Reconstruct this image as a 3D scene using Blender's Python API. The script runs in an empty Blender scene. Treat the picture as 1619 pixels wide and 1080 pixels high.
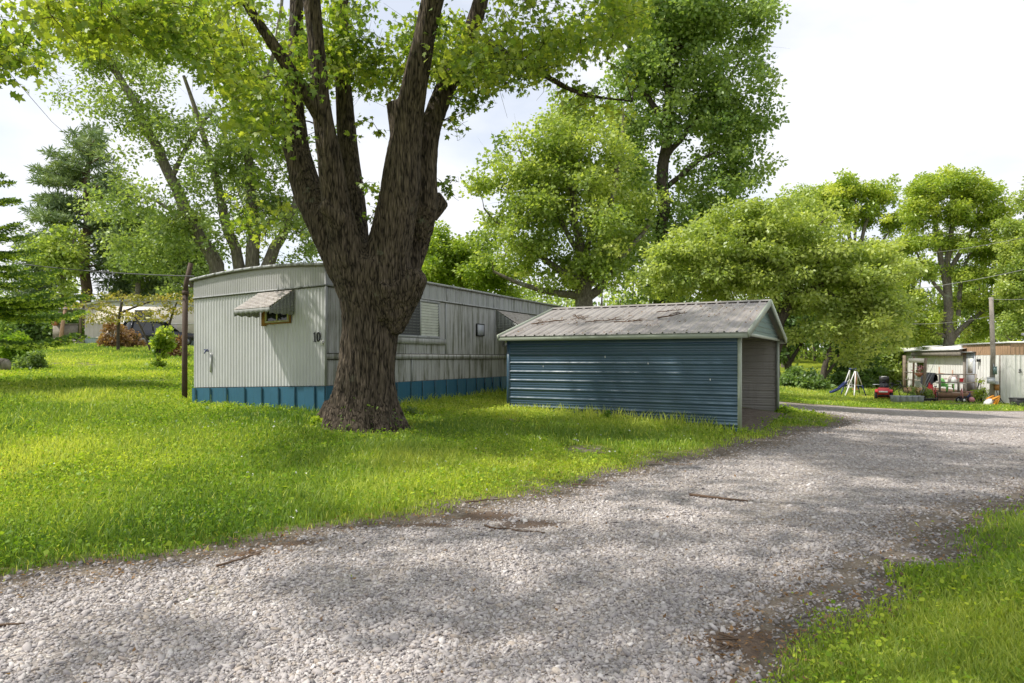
import bpy, math, random
import numpy as np
from mathutils import noise as mnoise, Vector

# ---------------------------------------------------------------- camera, sky, sun, exposure
scene = bpy.context.scene
EYE = 1.45
FPX, CX, HY = 1060.0, 809.5, 566.0          # focal length, centre column and horizon row, in photograph pixels

cam_data = bpy.data.cameras.new("camera")
cam = bpy.data.objects.new("camera", cam_data)
scene.collection.objects.link(cam)
cam.location = (0, 0, EYE)
cam.rotation_euler = (math.radians(90), 0, 0)
cam_data.sensor_width = 36
cam_data.lens = FPX / 1619 * 36
cam_data.shift_y = 26 / 1619
cam_data.clip_start = 0.05
cam_data.clip_end = 3000
scene.camera = cam

SUN_ELEV, SUN_TRAVEL = math.radians(54), (0.985, 0.17)     # light travels towards +x, a little away from the camera
world = bpy.data.worlds.new("World")
scene.world = world
world.use_nodes = True
wn = world.node_tree
wn.nodes.clear()
w_out = wn.nodes.new("ShaderNodeOutputWorld")
w_bg = wn.nodes.new("ShaderNodeBackground")
w_bg.inputs[1].default_value = 0.1
w_sky = wn.nodes.new("ShaderNodeTexSky")
w_sky.sky_type = 'NISHITA'
w_sky.sun_disc = False
w_sky.sun_elevation = SUN_ELEV
w_sky.sun_rotation = math.atan2(-SUN_TRAVEL[0], -SUN_TRAVEL[1])
w_sky.air_density = 1.0
w_sky.dust_density = 1.0
w_tc = wn.nodes.new("ShaderNodeTexCoord")
w_map = wn.nodes.new("ShaderNodeMapping")
w_map.inputs['Scale'].default_value = (1.6, 1.6, 3.2)
w_map.inputs['Location'].default_value = (0.35, 0.2, 0.1)
w_noise = wn.nodes.new("ShaderNodeTexNoise")
w_noise.inputs['Scale'].default_value = 1.7
w_noise.inputs['Detail'].default_value = 8
w_noise.inputs['Roughness'].default_value = 0.52
w_ramp = wn.nodes.new("ShaderNodeValToRGB")
w_ramp.color_ramp.elements[0].position = 0.36
w_ramp.color_ramp.elements[0].color = (0.6, 0.6, 0.6, 1)
w_ramp.color_ramp.elements[1].position = 0.56
w_ramp.color_ramp.elements[1].color = (1, 1, 1, 1)
w_mix = wn.nodes.new("ShaderNodeMix")
w_mix.data_type = 'RGBA'
w_mix.inputs['B'].default_value = (5.6, 5.7, 5.95, 1)
wn.links.new(w_tc.outputs['Generated'], w_map.inputs[0])
wn.links.new(w_map.outputs[0], w_noise.inputs['Vector'])
wn.links.new(w_noise.outputs[0], w_ramp.inputs[0])
wn.links.new(w_ramp.outputs[0], w_mix.inputs['Factor'])
wn.links.new(w_sky.outputs[0], w_mix.inputs['A'])
wn.links.new(w_mix.outputs['Result'], w_bg.inputs[0])
wn.links.new(w_bg.outputs[0], w_out.inputs[0])

sun_data = bpy.data.lights.new("sun", 'SUN')
sun_data.energy = 2.7
sun_data.angle = math.radians(1.2)
sun_data.color = (1.0, 0.95, 0.86)
sun = bpy.data.objects.new("sun", sun_data)
scene.collection.objects.link(sun)
_l = math.hypot(*SUN_TRAVEL)
_d = Vector((SUN_TRAVEL[0] / _l * math.cos(SUN_ELEV), SUN_TRAVEL[1] / _l * math.cos(SUN_ELEV), -math.sin(SUN_ELEV)))
sun.rotation_euler = _d.to_track_quat('-Z', 'Y').to_euler()
sun.location = (-20, -5, 30)

scene.view_settings.view_transform = 'Standard'
scene.view_settings.look = 'None'
scene.view_settings.gamma = 1
scene.view_settings.exposure = 0.92

# ---------------------------------------------------------------- helpers
rng = np.random.default_rng(7)
random.seed(7)
LOC = {}


def P(px, py, Z):
    """A point of the place, from where the photograph shows it and how far away it stands."""
    return np.array([(px - CX) / FPX * Z, Z, EYE - (py - HY) / FPX * Z])


def _hash(ix, iy, seed):
    h = (ix.astype(np.int64) * 374761393 + iy.astype(np.int64) * 668265263 + seed * 974711) & 0x7fffffff
    h = ((h ^ (h >> 13)) * 1274126177) & 0x7fffffff
    return ((h ^ (h >> 16)) & 0xffff) / 65535.0


def vnoise(x, y, seed=0):
    ix, iy = np.floor(x), np.floor(y)
    fx, fy = x - ix, y - iy
    fx = fx * fx * (3 - 2 * fx)
    fy = fy * fy * (3 - 2 * fy)
    a, b = _hash(ix, iy, seed), _hash(ix + 1, iy, seed)
    c, d = _hash(ix, iy + 1, seed), _hash(ix + 1, iy + 1, seed)
    return (a * (1 - fx) + b * fx) * (1 - fy) + (c * (1 - fx) + d * fx) * fy


def fbm(x, y, seed=0, octv=4):
    s, a, t = 0, 1, 0
    for k in range(octv):
        s = s + a * vnoise(x * 2 ** k, y * 2 ** k, seed + k)
        t += a
        a *= 0.5
    return s / t


def link(o, parent=None):
    scene.collection.objects.link(o)
    if parent is not None:
        o.parent = parent
    return o


def raw_mesh(name, V, F, mat=None, smooth=False, attrs=None):
    """V (N,3) array; F list of index tuples, or a list of (M,k) integer arrays."""
    me = bpy.data.meshes.new(name)
    V = np.asarray(V, dtype=np.float32)
    groups = F if (len(F) and isinstance(F[0], np.ndarray)) else None
    if groups is None:
        lens = np.array([len(f) for f in F], dtype=np.int32)
        loops = np.fromiter((i for f in F for i in f), dtype=np.int32)
    else:
        lens = np.concatenate([np.full(len(g), g.shape[1], dtype=np.int32) for g in groups])
        loops = np.concatenate([g.ravel() for g in groups]).astype(np.int32)
    me.vertices.add(len(V))
    me.vertices.foreach_set("co", V.ravel())
    me.loops.add(len(loops))
    me.loops.foreach_set("vertex_index", loops)
    me.polygons.add(len(lens))
    starts = np.concatenate([[0], np.cumsum(lens)[:-1]]).astype(np.int32)
    me.polygons.foreach_set("loop_start", starts)
    me.polygons.foreach_set("loop_total", lens)
    if smooth:
        me.polygons.foreach_set("use_smooth", np.ones(len(lens), dtype=bool))
    for an, arr in (attrs or {}).items():
        at = me.attributes.new(an, 'FLOAT', 'POINT')
        at.data.foreach_set("value", np.asarray(arr, dtype=np.float32))
    me.update(calc_edges=True)
    if mat is not None:
        me.materials.append(mat)
    return me


def wloc(o):
    return LOC.get(o.as_pointer(), np.zeros(3)) if o is not None else np.zeros(3)


def obj(name, V, F, mat, parent=None, smooth=False, attrs=None, origin=None, label=None):
    V = np.asarray(V, dtype=np.float64)
    if origin is None:
        origin = wloc(parent) if parent is not None else V.mean(0)
    o = bpy.data.objects.new(name, raw_mesh(name, V - origin, F, mat, smooth, attrs))
    link(o, parent)
    o.location = origin - wloc(parent)
    LOC[o.as_pointer()] = np.array(origin, dtype=np.float64)
    if label:
        o["label"] = label
    return o


def thing(name, loc, label, cat, group=None):
    o = bpy.data.objects.new(name, None)
    o.empty_display_size = 0.2
    link(o)
    o.location = tuple(loc)
    LOC[o.as_pointer()] = np.array(loc, dtype=np.float64)
    return tag(o, label, cat, group)


def tag(o, label=None, cat=None, group=None, kind=None):
    for k, v in (("label", label), ("category", cat), ("group", group), ("kind", kind)):
        if v:
            o[k] = v
    return o


def copy_thing(root, loc, label):
    r = root.copy()
    scene.collection.objects.link(r)
    r.location = tuple(loc)
    r["label"] = label
    for ch in root.children:
        c = ch.copy()
        scene.collection.objects.link(c)
        c.parent = r
        for g in ch.children:
            d = g.copy()
            scene.collection.objects.link(d)
            d.parent = c
    return r


class Fr:
    """A right-angled frame standing on the ground: u, v horizontal, w up."""
    def __init__(s, o, ang):
        s.o = np.array(o, dtype=float)
        s.U = np.array([math.cos(ang), math.sin(ang), 0])
        s.V = np.array([-math.sin(ang), math.cos(ang), 0])
        s.W = np.array([0, 0, 1.0])
        s.tilt = 0.0

    def p(s, u, v, w):
        return s.o + s.U * u + s.V * v + s.W * (w + s.tilt * u)


FR0 = Fr((0, 0, 0), 0)


def tube_arr(pts, rad, sides=6, cap=True):
    pts = np.asarray(pts, dtype=float)
    n = len(pts)
    rad = np.broadcast_to(np.asarray(rad, dtype=float), (n,))
    t = np.gradient(pts, axis=0)
    t /= np.linalg.norm(t, axis=1, keepdims=True) + 1e-9
    ref = np.zeros(3)
    ref[int(np.argmin(np.abs(t).sum(0)))] = 1
    a = np.cross(t, ref)
    a /= np.linalg.norm(a, axis=1, keepdims=True) + 1e-9
    b = np.cross(t, a)
    th = np.arange(sides) * 2 * math.pi / sides
    V = pts[:, None, :] + rad[:, None, None] * (np.cos(th)[None, :, None] * a[:, None, :] + np.sin(th)[None, :, None] * b[:, None, :])
    V = V.reshape(-1, 3)
    i = np.arange(n - 1)[:, None] * sides
    j = np.arange(sides)[None, :]
    k = (j + 1) % sides
    F = np.stack([i + j, i + k, i + sides + k, i + sides + j], -1).reshape(-1, 4)
    return V, F


class MB:
    """Collects boxes, bars, tubes and free faces; build() links them as one mesh object."""
    def __init__(s):
        s.v, s.f, s.n = [], [], 0

    def add(s, V, F):
        V = np.asarray(V, dtype=float)
        s.v.append(V)
        s.f += [tuple(int(i) + s.n for i in f) for f in F]
        s.n += len(V)
        return s

    def box(s, fr, u0, u1, v0, v1, w0, w1):
        c = [fr.p(u, v, w) for w in (w0, w1) for v in (v0, v1) for u in (u0, u1)]
        return s.add(c, [(0, 2, 3, 1), (4, 5, 7, 6), (0, 1, 5, 4), (2, 6, 7, 3), (0, 4, 6, 2), (1, 3, 7, 5)])

    def bar(s, a, b, wd, th=None, up=(0, 0, 1)):
        a, b = np.array(a, float), np.array(b, float)
        t = (b - a) / (np.linalg.norm(b - a) + 1e-9)
        up = np.array(up, float)
        if abs(t @ up) > 0.95:
            up = np.array([1.0, 0, 0])
        x = np.cross(t, up)
        x /= np.linalg.norm(x)
        y = np.cross(x, t)
        th = th or wd
        c = [q + x * sx * wd / 2 + y * sy * th / 2 for q in (a, b) for sy in (-1, 1) for sx in (-1, 1)]
        return s.add(c, [(0, 2, 3, 1), (4, 5, 7, 6), (0, 1, 5, 4), (2, 6, 7, 3), (0, 4, 6, 2), (1, 3, 7, 5)])

    def tube(s, pts, rad, sides=8):
        V, F = tube_arr(pts, rad, sides)
        n = len(V)
        s.add(V, [tuple(f) for f in F] + [tuple(range(sides))[::-1], tuple(range(n - sides, n))])
        return s

    def prism(s, poly, off):
        """poly: planar list of points; off: extrusion vector."""
        poly = np.array(poly, float)
        n = len(poly)
        V = np.vstack([poly, poly + np.array(off, float)])
        F = [tuple(range(n))[::-1], tuple(range(n, 2 * n))]
        F += [(i, (i + 1) % n, n + (i + 1) % n, n + i) for i in range(n)]
        return s.add(V, F)

    def lathe(s, c, prof, sides=14, axis=2):
        c = np.array(c, float)
        V, n = [], len(prof)
        for r, h in prof:
            for k in range(sides):
                t = 2 * math.pi * k / sides
                q = [r * math.cos(t), r * math.sin(t)]
                q.insert(axis, h)
                V.append(c + q)
        F = [(i * sides + k, i * sides + (k + 1) % sides, (i + 1) * sides + (k + 1) % sides, (i + 1) * sides + k) for i in range(n - 1) for k in range(sides)]
        F += [tuple(range(sides))[::-1], tuple(range((n - 1) * sides, n * sides))]
        return s.add(V, F)

    def strip(s, prof, base, du, dn, dl, L):
        """A profile (list of (a, depth)) along du/dn swept over L along dl: a ribbed sheet."""
        base, du, dn, dl = (np.array(q, float) for q in (base, du, dn, dl))
        A = np.array([base + du * a + dn * d for a, d in prof])
        n = len(A)
        return s.add(np.vstack([A, A + dl * L]), [(i, i + 1, n + i + 1, n + i) for i in range(n - 1)])

    def build(s, name, mat, parent=None, smooth=False, label=None, origin=None):
        return obj(name, np.vstack(s.v), s.f, mat, parent, smooth, label=label, origin=origin)


# ---------------------------------------------------------------- materials
M = {}


class NT:
    def __init__(s, name):
        s.m = bpy.data.materials.new(name)
        s.m.use_nodes = True
        s.t = s.m.node_tree
        s.t.nodes.clear()
        s.out = s.t.nodes.new("ShaderNodeOutputMaterial")

    def n(s, typ, **inp):
        nd = s.t.nodes.new("ShaderNode" + typ)
        for k, v in inp.items():
            k = k.replace("_", " ")
            if isinstance(v, bpy.types.NodeSocket):
                s.t.links.new(v, nd.inputs[k])
            else:
                nd.inputs[k].default_value = v
        return nd

    def l(s, a, b):
        s.t.links.new(a, b)

    def coord(s, scale=(1, 1, 1), kind='Object'):
        tc = s.n("TexCoord")
        mp = s.n("Mapping", Scale=scale)
        s.l(tc.outputs[kind], mp.inputs[0])
        return mp.outputs[0]

    def noise(s, vec, scale, detail=4, rough=0.55, dist=0.0):
        nd = s.n("TexNoise", Scale=scale, Detail=detail, Roughness=rough, Distortion=dist)
        s.l(vec, nd.inputs['Vector'])
        return nd.outputs[0]

    def ramp(s, fac, stops):
        r = s.n("ValToRGB")
        s.l(fac, r.inputs[0])
        e = r.color_ramp.elements
        while len(e) < len(stops):
            e.new(0.5)
        for el, (p, c) in zip(e, stops):
            el.position = p
            el.color = (*c, 1) if len(c) == 3 else c
        return r.outputs[0]

    def mix(s, fac, a, b, blend='MIX'):
        m = s.n("Mix")
        m.data_type = 'RGBA'
        m.blend_type = blend
        for k, v in (('Factor', fac), ('A', a), ('B', b)):
            if isinstance(v, bpy.types.NodeSocket):
                s.l(v, m.inputs[k])
            elif k == 'Factor':
                m.inputs[k].default_value = v
            else:
                m.inputs[k].default_value = (*v, 1)
        return m.outputs['Result']

    def math(s, op, a, b=0.0):
        m = s.n("Math")
        m.operation = op
        for i, v in enumerate((a, b)):
            if isinstance(v, bpy.types.NodeSocket):
                s.l(v, m.inputs[i])
            else:
                m.inputs[i].default_value = v
        return m.outputs[0]

    def attr(s, name):
        a = s.n("Attribute")
        a.attribute_name = name
        return a.outputs['Fac']

    def bump(s, h, strength=0.4, dist=0.02, normal=None):
        b = s.n("Bump", Strength=strength, Distance=dist)
        s.l(h, b.inputs['Height'])
        if normal is not None:
            s.l(normal, b.inputs['Normal'])
        return b.outputs[0]

    def pbr(s, col, rough=0.6, metal=0.0, normal=None, spec=0.5):
        b = s.n("BsdfPrincipled", Metallic=metal)
        b.inputs['Specular IOR Level'].default_value = spec
        for k, v in (('Base Color', col), ('Roughness', rough)):
            if isinstance(v, bpy.types.NodeSocket):
                s.l(v, b.inputs[k])
            elif k == 'Base Color':
                b.inputs[k].default_value = (*v, 1)
            else:
                b.inputs[k].default_value = v
        if normal is not None:
            s.l(normal, b.inputs['Normal'])
        s.l(b.outputs[0], s.out.inputs[0])
        return s.m


def plain(name, col, rough=0.55, metal=0.0, var=0.15, scale=6.0, bump=0.0, spec=0.5):
    """A surface with slight uneven colour."""
    t = NT(name)
    v = t.coord()
    n = t.noise(v, scale, 5)
    c = t.ramp(n, [(0.25, tuple(x * (1 - var) for x in col)), (0.75, tuple(min(1, x * (1 + var)) for x in col))])
    nm = t.bump(t.noise(v, scale * 6, 4), bump, 0.01) if bump else None
    M[name] = t.pbr(c, rough, metal, nm, spec)
    return M[name]


def leaf_mat(name, dark, mid, light, trans=0.42, gloss=0.045, k=1.75):
    dark, mid, light = (tuple(q * k for q in c) for c in (dark, mid, light))
    t = NT(name)
    a = t.attr("tint")
    c = t.ramp(a, [(0.0, dark), (0.5, mid), (1.0, light)])
    tc = t.mix(1.0, c, (1.32, 1.34, 0.58), 'MULTIPLY')
    d = t.n("BsdfDiffuse", Color=c)
    tr = t.n("BsdfTranslucent", Color=tc)
    g = t.n("BsdfGlossy", Color=(0.8, 0.85, 0.8, 1), Roughness=0.42)
    m1 = t.n("MixShader", Fac=trans)
    t.l(d.outputs[0], m1.inputs[1])
    t.l(tr.outputs[0], m1.inputs[2])
    m2 = t.n("MixShader", Fac=gloss)
    t.l(m1.outputs[0], m2.inputs[1])
    t.l(g.outputs[0], m2.inputs[2])
    t.l(m2.outputs[0], t.out.inputs[0])
    M[name] = t.m
    return t.m


def bark_mat(name, dark, light, lichen=(0.30, 0.33, 0.26), zs=0.22, scale=16, amt=0.56, bump=0.9, furrow=False):
    t = NT(name)
    v = t.coord((1, 1, zs))
    w = t.noise(v, scale * 0.5, 3)
    n1 = t.noise(v, scale, 6, 0.65, 0.6)
    vo = t.n("TexVoronoi", Scale=scale * 1.1)
    vo.feature = 'DISTANCE_TO_EDGE'
    t.l(v, vo.inputs['Vector'])
    h = t.math('ADD', t.math('MULTIPLY', vo.outputs['Distance'], 0.9), t.math('ADD', t.math('MULTIPLY', n1, 0.75), t.math('MULTIPLY', w, 0.25)))
    if furrow:                                            # long interlacing furrows between the plates
        v2 = t.n("TexVoronoi", Scale=13)
        v2.feature = 'DISTANCE_TO_EDGE'
        wv = t.n("Mix")
        wv.data_type = 'VECTOR'
        wv.inputs['Factor'].default_value = 0.2
        ns = t.n("TexNoise", Scale=9, Detail=4)
        t.l(v, ns.inputs['Vector'])
        t.l(v, wv.inputs['A'])
        t.l(ns.outputs['Color'], wv.inputs['B'])
        t.l(wv.outputs['Result'], v2.inputs['Vector'])
        h = t.math('SUBTRACT', h, t.ramp(v2.outputs['Distance'], [(0.0, (0.26, 0.26, 0.26)), (0.13, (0, 0, 0))]))
    c = t.ramp(h, [(0.3, dark), (0.9, light)])
    lf = t.ramp(t.noise(t.coord(), 2.6, 6, 0.7), [(amt, (0, 0, 0)), (amt + 0.1, (0.75, 0.75, 0.75))])
    c = t.mix(lf, c, lichen)
    M[name] = t.pbr(c, 0.9, 0, t.bump(h, bump, 0.03), 0.2)
    return M[name]


bark_mat("maple_bark", (0.014, 0.0105, 0.0075), (0.16, 0.125, 0.095), lichen=(0.16, 0.175, 0.125), amt=0.63, scale=26, zs=.15, bump=1.0, furrow=True)
bark_mat("grey_bark", (0.07, 0.06, 0.05), (0.27, 0.24, 0.2))
bark_mat("dark_bark", (0.03, 0.025, 0.02), (0.12, 0.1, 0.08), amt=0.75)
bark_mat("pine_bark", (0.05, 0.035, 0.03), (0.18, 0.13, 0.1), amt=0.8)
leaf_mat("maple_leaf", (0.045, 0.08, 0.014), (0.11, 0.165, 0.026), (0.25, 0.28, 0.045), 0.55)
leaf_mat("silver_leaf", (0.065, 0.105, 0.035), (0.14, 0.195, 0.065), (0.25, 0.3, 0.1), 0.5)
leaf_mat("bright_leaf", (0.075, 0.12, 0.025), (0.185, 0.24, 0.056), (0.34, 0.37, 0.11), 0.5)
leaf_mat("lime_leaf", (0.08, 0.135, 0.018), (0.195, 0.255, 0.04), (0.36, 0.38, 0.075), 0.5)
leaf_mat("deep_leaf", (0.045, 0.085, 0.022), (0.105, 0.165, 0.045), (0.2, 0.26, 0.075), 0.45)
leaf_mat("dogwood_leaf", (0.08, 0.125, 0.03), (0.19, 0.24, 0.06), (0.32, 0.355, 0.11), 0.5)
leaf_mat("olive_leaf", (0.09, 0.1, 0.02), (0.22, 0.21, 0.045), (0.38, 0.28, 0.08), 0.4, k=1.4)
leaf_mat("pine_needle", (0.05, 0.08, 0.04), (0.11, 0.155, 0.075), (0.18, 0.22, 0.09), 0.2, k=1.8)
leaf_mat("spruce_needle", (0.035, 0.07, 0.02), (0.1, 0.165, 0.035), (0.33, 0.4, 0.06), 0.3)
leaf_mat("dead_leaf", (0.16, 0.08, 0.035), (0.3, 0.17, 0.08), (0.42, 0.28, 0.15), 0.35, k=1.0)
leaf_mat("grass_blade", (0.055, 0.105, 0.018), (0.16, 0.215, 0.038), (0.35, 0.365, 0.08), 0.45, 0.03, k=1.9)
leaf_mat("weed_leaf", (0.045, 0.09, 0.01), (0.12, 0.19, 0.018), (0.3, 0.34, 0.04), 0.42, 0.012, k=1.9)

# ---------------------------------------------------------------- terrain
CTRL = np.array([
    (0, 0, 0), (0, 3, 0), (-4, 2, .02), (4, 2, .02), (-3.2, 4.2, 0), (-1, 6, 0), (0.7, 7.7, 0), (4.07, 11, 0), (2.3, 4.2, .03), (5.2, 6.9, 0.02),
    (4.24, 12.4, .09), (6.7, 17.1, .08), (-0.1, 14.6, .36), (-3.3, 12, .44), (-6.5, 13.6, .52), (-2.4, 11, .34), (-6, 6, .1), (-9.3, 12.2, .6),
    (9.5, 18.6, -.2), (8, 14, -.08), (20.8, 32, -.75), (24, 31.5, -.72), (18.5, 34, -.75), (18, 26, -.6), (12, 26.5, -.4), (25, 22, -.5), (40, 30, -.9),
    (19.5, 39, -.62), (22, 50, -.3), (14, 45, .0), (12, 9, -.05), (30, 10, -.3), (-14, 25, 1.1), (-20, 40, 1.95), (-28, 48, 2.4), (-38, 52, 2.6), (-24, 20, 1.1),
    (-14, 8, .35), (-30, 5, .6), (0, 25, .75), (3, 35, .8), (0, 60, 1.2), (-8, 22, 1.0), (40, 60, 0), (70, 60, -.5), (30, 85, 1.5), (-60, 60, 3), (0, -20, 0), (-40, -20, .3), (40, -20, -.4),
    (0, 120, 3), (-90, 110, 4), (90, 110, 2), (120, 0, -1), (-120, 0, 2), (0, -80, -.5)], dtype=float)


def _phi(r):
    return np.sqrt(r * r + 9.0)


_n = len(CTRL)
_A = np.zeros((_n + 3, _n + 3))
_A[:_n, :_n] = _phi(np.linalg.norm(CTRL[:, None, :2] - CTRL[None, :, :2], axis=-1)) + np.eye(_n) * -0.02
_A[:_n, _n] = _A[_n, :_n] = 1
_A[:_n, _n + 1:] = CTRL[:, :2]
_A[_n + 1:, :_n] = CTRL[:, :2].T
_W = np.linalg.solve(_A, np.concatenate([CTRL[:, 2], np.zeros(3)]))


def gz(x, y):
    """Height of the ground."""
    x, y = np.atleast_1d(np.asarray(x, float)), np.atleast_1d(np.asarray(y, float))
    sh = x.shape
    x, y = x.ravel(), y.ravel()
    out = np.empty(len(x))
    for i in range(0, len(x), 60000):
        xs, ys = x[i:i + 60000], y[i:i + 60000]
        r = np.sqrt((xs[:, None] - CTRL[None, :, 0]) ** 2 + (ys[:, None] - CTRL[None, :, 1]) ** 2)
        out[i:i + 60000] = _phi(r) @ _W[:_n] + _W[_n] + _W[_n + 1] * xs + _W[_n + 2] * ys
    far = np.clip((np.hypot(x, y) - 100) / 60, 0, 1)
    out = out * (1 - far) + 3.0 * far
    out += (fbm(x * 0.7, y * 0.7, 3, 3) - 0.5) * 0.07 * (1 - far)
    return out.reshape(sh)


def g1(x, y):
    return float(gz(x, y)[0])


# the gravel lane: left edge out, right edge back
ROAD = np.array([(-16, -6.6), (-7.0, 1.1), (-3.35, 3.85), (-1.0, 5.7), (0.75, 7.5), (2.4, 9.2), (4.3, 11.2), (6.2, 13.2), (8.0, 15.6), (9.0, 17.8), (9.0, 20.2),
                 (8.8, 22.5), (9.6, 25.6), (12, 26.6), (15.5, 26.0), (19.3, 25.3), (26, 24), (40, 22), (40, 11), (24, 10.2), (14, 9.8), (9.5, 8.9), (7.0, 8.0), (5.2, 7.0), (3.9, 5.9),
                 (2.65, 4.85), (1.5, 3.85), (0.85, 3.0), (0.55, 1.5), (0.4, -6)], dtype=float)


def road_d(x, y, wob=0.35):
    """Signed distance to the lane's edge, positive on the gravel."""
    x, y = np.asarray(x, float), np.asarray(y, float)
    d2 = np.full(x.shape, 1e9)
    ins = np.zeros(x.shape, bool)
    n = len(ROAD)
    for i in range(n):
        ax, ay = ROAD[i]
        bx, by = ROAD[(i + 1) % n]
        ex, ey = bx - ax, by - ay
        t = np.clip(((x - ax) * ex + (y - ay) * ey) / (ex * ex + ey * ey), 0, 1)
        d2 = np.minimum(d2, (x - ax - t * ex) ** 2 + (y - ay - t * ey) ** 2)
        c = (ay > y) != (by > y)
        with np.errstate(divide='ignore', invalid='ignore'):
            ins ^= c & (x < (bx - ax) * (y - ay) / (by - ay if by != ay else 1e-9) + ax)
    d = np.where(ins, 1, -1) * np.sqrt(d2)
    return d + (fbm(x * 1.3, y * 1.3, 21, 4) - 0.5) * 2 * wob + (fbm(x * 0.45, y * 0.45, 5, 2) - 0.5) * 0.4


# footprints that grass keeps out of: (corner, angle, u0, u1, v0, v1)
T_ANG = math.radians(180 - 26.5)
TR = Fr((-3.334, 12.0, 0.0), T_ANG)            # u runs along the end wall to the left, -v along the side wall
TR.V = -TR.V
TR.tilt = -0.029
CP = Fr((4.24, 12.4, 0.0), math.radians(180 - 28.5))
CP.V = -CP.V
H8 = Fr((23.8, 32.0, -0.70), math.atan2(.973, .231))   # u runs along the long side, v out to its left
HL_ANG = math.radians(-4)


def inside(fr, x, y, u0, u1, v0, v1):
    dx, dy = x - fr.o[0], y - fr.o[1]
    u = dx * fr.U[0] + dy * fr.U[1]
    v = dx * fr.V[0] + dy * fr.V[1]
    return (u > u0) & (u < u1) & (v > v0) & (v < v1)


def built(x, y):
    return (inside(TR, x, y, 0, 3.45, 0, 13) | inside(CP, x, y, -0.02, 4.95, 0, 5.5) | inside(H8, x, y, -.05, 17, -4, 0)
            | (np.hypot(x + 2.43, y - 11) < 0.62))


def bare(x, y):
    """How trodden or shaded-out the ground is, 0..1 (carport mouth, under the carport, by the maple and along the lane)."""
    d = road_d(x, y)
    b = np.exp(-np.clip(-d - .12, 0, None) / (0.22 + .6 * fbm(x * .9, y * .9, 15, 2)))
    b = np.maximum(b, 0.8 * inside(CP, x, y, -0.3, 5.0, 0.2, 5.4))
    b = np.maximum(b, 0.5 * np.exp(-((x - 7.6) ** 2 / 3.0 + (y - 15.5) ** 2 / 6.0)))
    b = np.maximum(b, 0.7 * np.exp(-((x + 3.2) ** 2 / 0.1 + (y - 10.65) ** 2 / 0.06)))
    worn = fbm(x * .5 + 3, y * .5, 17, 4)
    b = np.maximum(b, np.clip((worn - .63) * 5, 0, .6))
    b = np.maximum(b, .65 * np.exp(-((np.hypot(x + 2.43, y - 11) - .6) / .3) ** 2))
    return np.clip(b, 0, 1)


def terrain():
    ax = np.concatenate([-np.geomspace(900, 40, 16), np.arange(-36, 36.1, 0.3), np.geomspace(40, 900, 16)])
    ay = np.concatenate([-np.geomspace(900, 20, 12), np.arange(-6, 55.1, 0.3), np.geomspace(58, 900, 20)])
    X, Y = np.meshgrid(ax, ay)
    Zz = gz(X, Y)
    V = np.stack([X, Y, Zz], -1).reshape(-1, 3)
    nx, ny = len(ax), len(ay)
    i = np.arange(ny - 1)[:, None] * nx + np.arange(nx - 1)[None, :]
    F = np.stack([i, i + 1, i + nx + 1, i + nx], -1).reshape(-1, 4)
    br = bare(X, Y).ravel()
    t = NT("lawn_soil")
    v = t.coord()
    n1 = t.noise(v, 0.9, 6, 0.6)
    n2 = t.noise(v, 9, 6, 0.7)
    grass = t.ramp(n1, [(0.3, (0.1, 0.145, 0.014)), (0.5, (0.19, 0.235, 0.02)), (0.7, (0.32, 0.33, 0.035))])
    grass = t.mix(0.6, grass, t.ramp(n2, [(0.3, (0.45, 0.5, 0.4)), (0.7, (1.25, 1.25, 1.2))]), 'MULTIPLY')
    dirt = t.ramp(n2, [(0.3, (0.1, 0.078, 0.058)), (0.55, (0.19, 0.16, 0.13)), (0.75, (0.33, 0.3, 0.26))])
    f = t.math('ADD', t.attr("bare"), t.math('MULTIPLY', t.math('SUBTRACT', n2, 0.5), 0.9))
    fr_ = t.ramp(f, [(0.38, (0, 0, 0)), (0.6, (1, 1, 1))])
    c = t.mix(fr_, grass, dirt)
    mat = t.pbr(c, 0.95, 0, t.bump(t.noise(v, 30, 6, 0.7), 0.8, 0.05), 0.1)
    o = obj("ground", V, [F], mat, smooth=True, attrs={"bare": br}, origin=np.zeros(3))
    tag(o, kind="structure")


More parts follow.
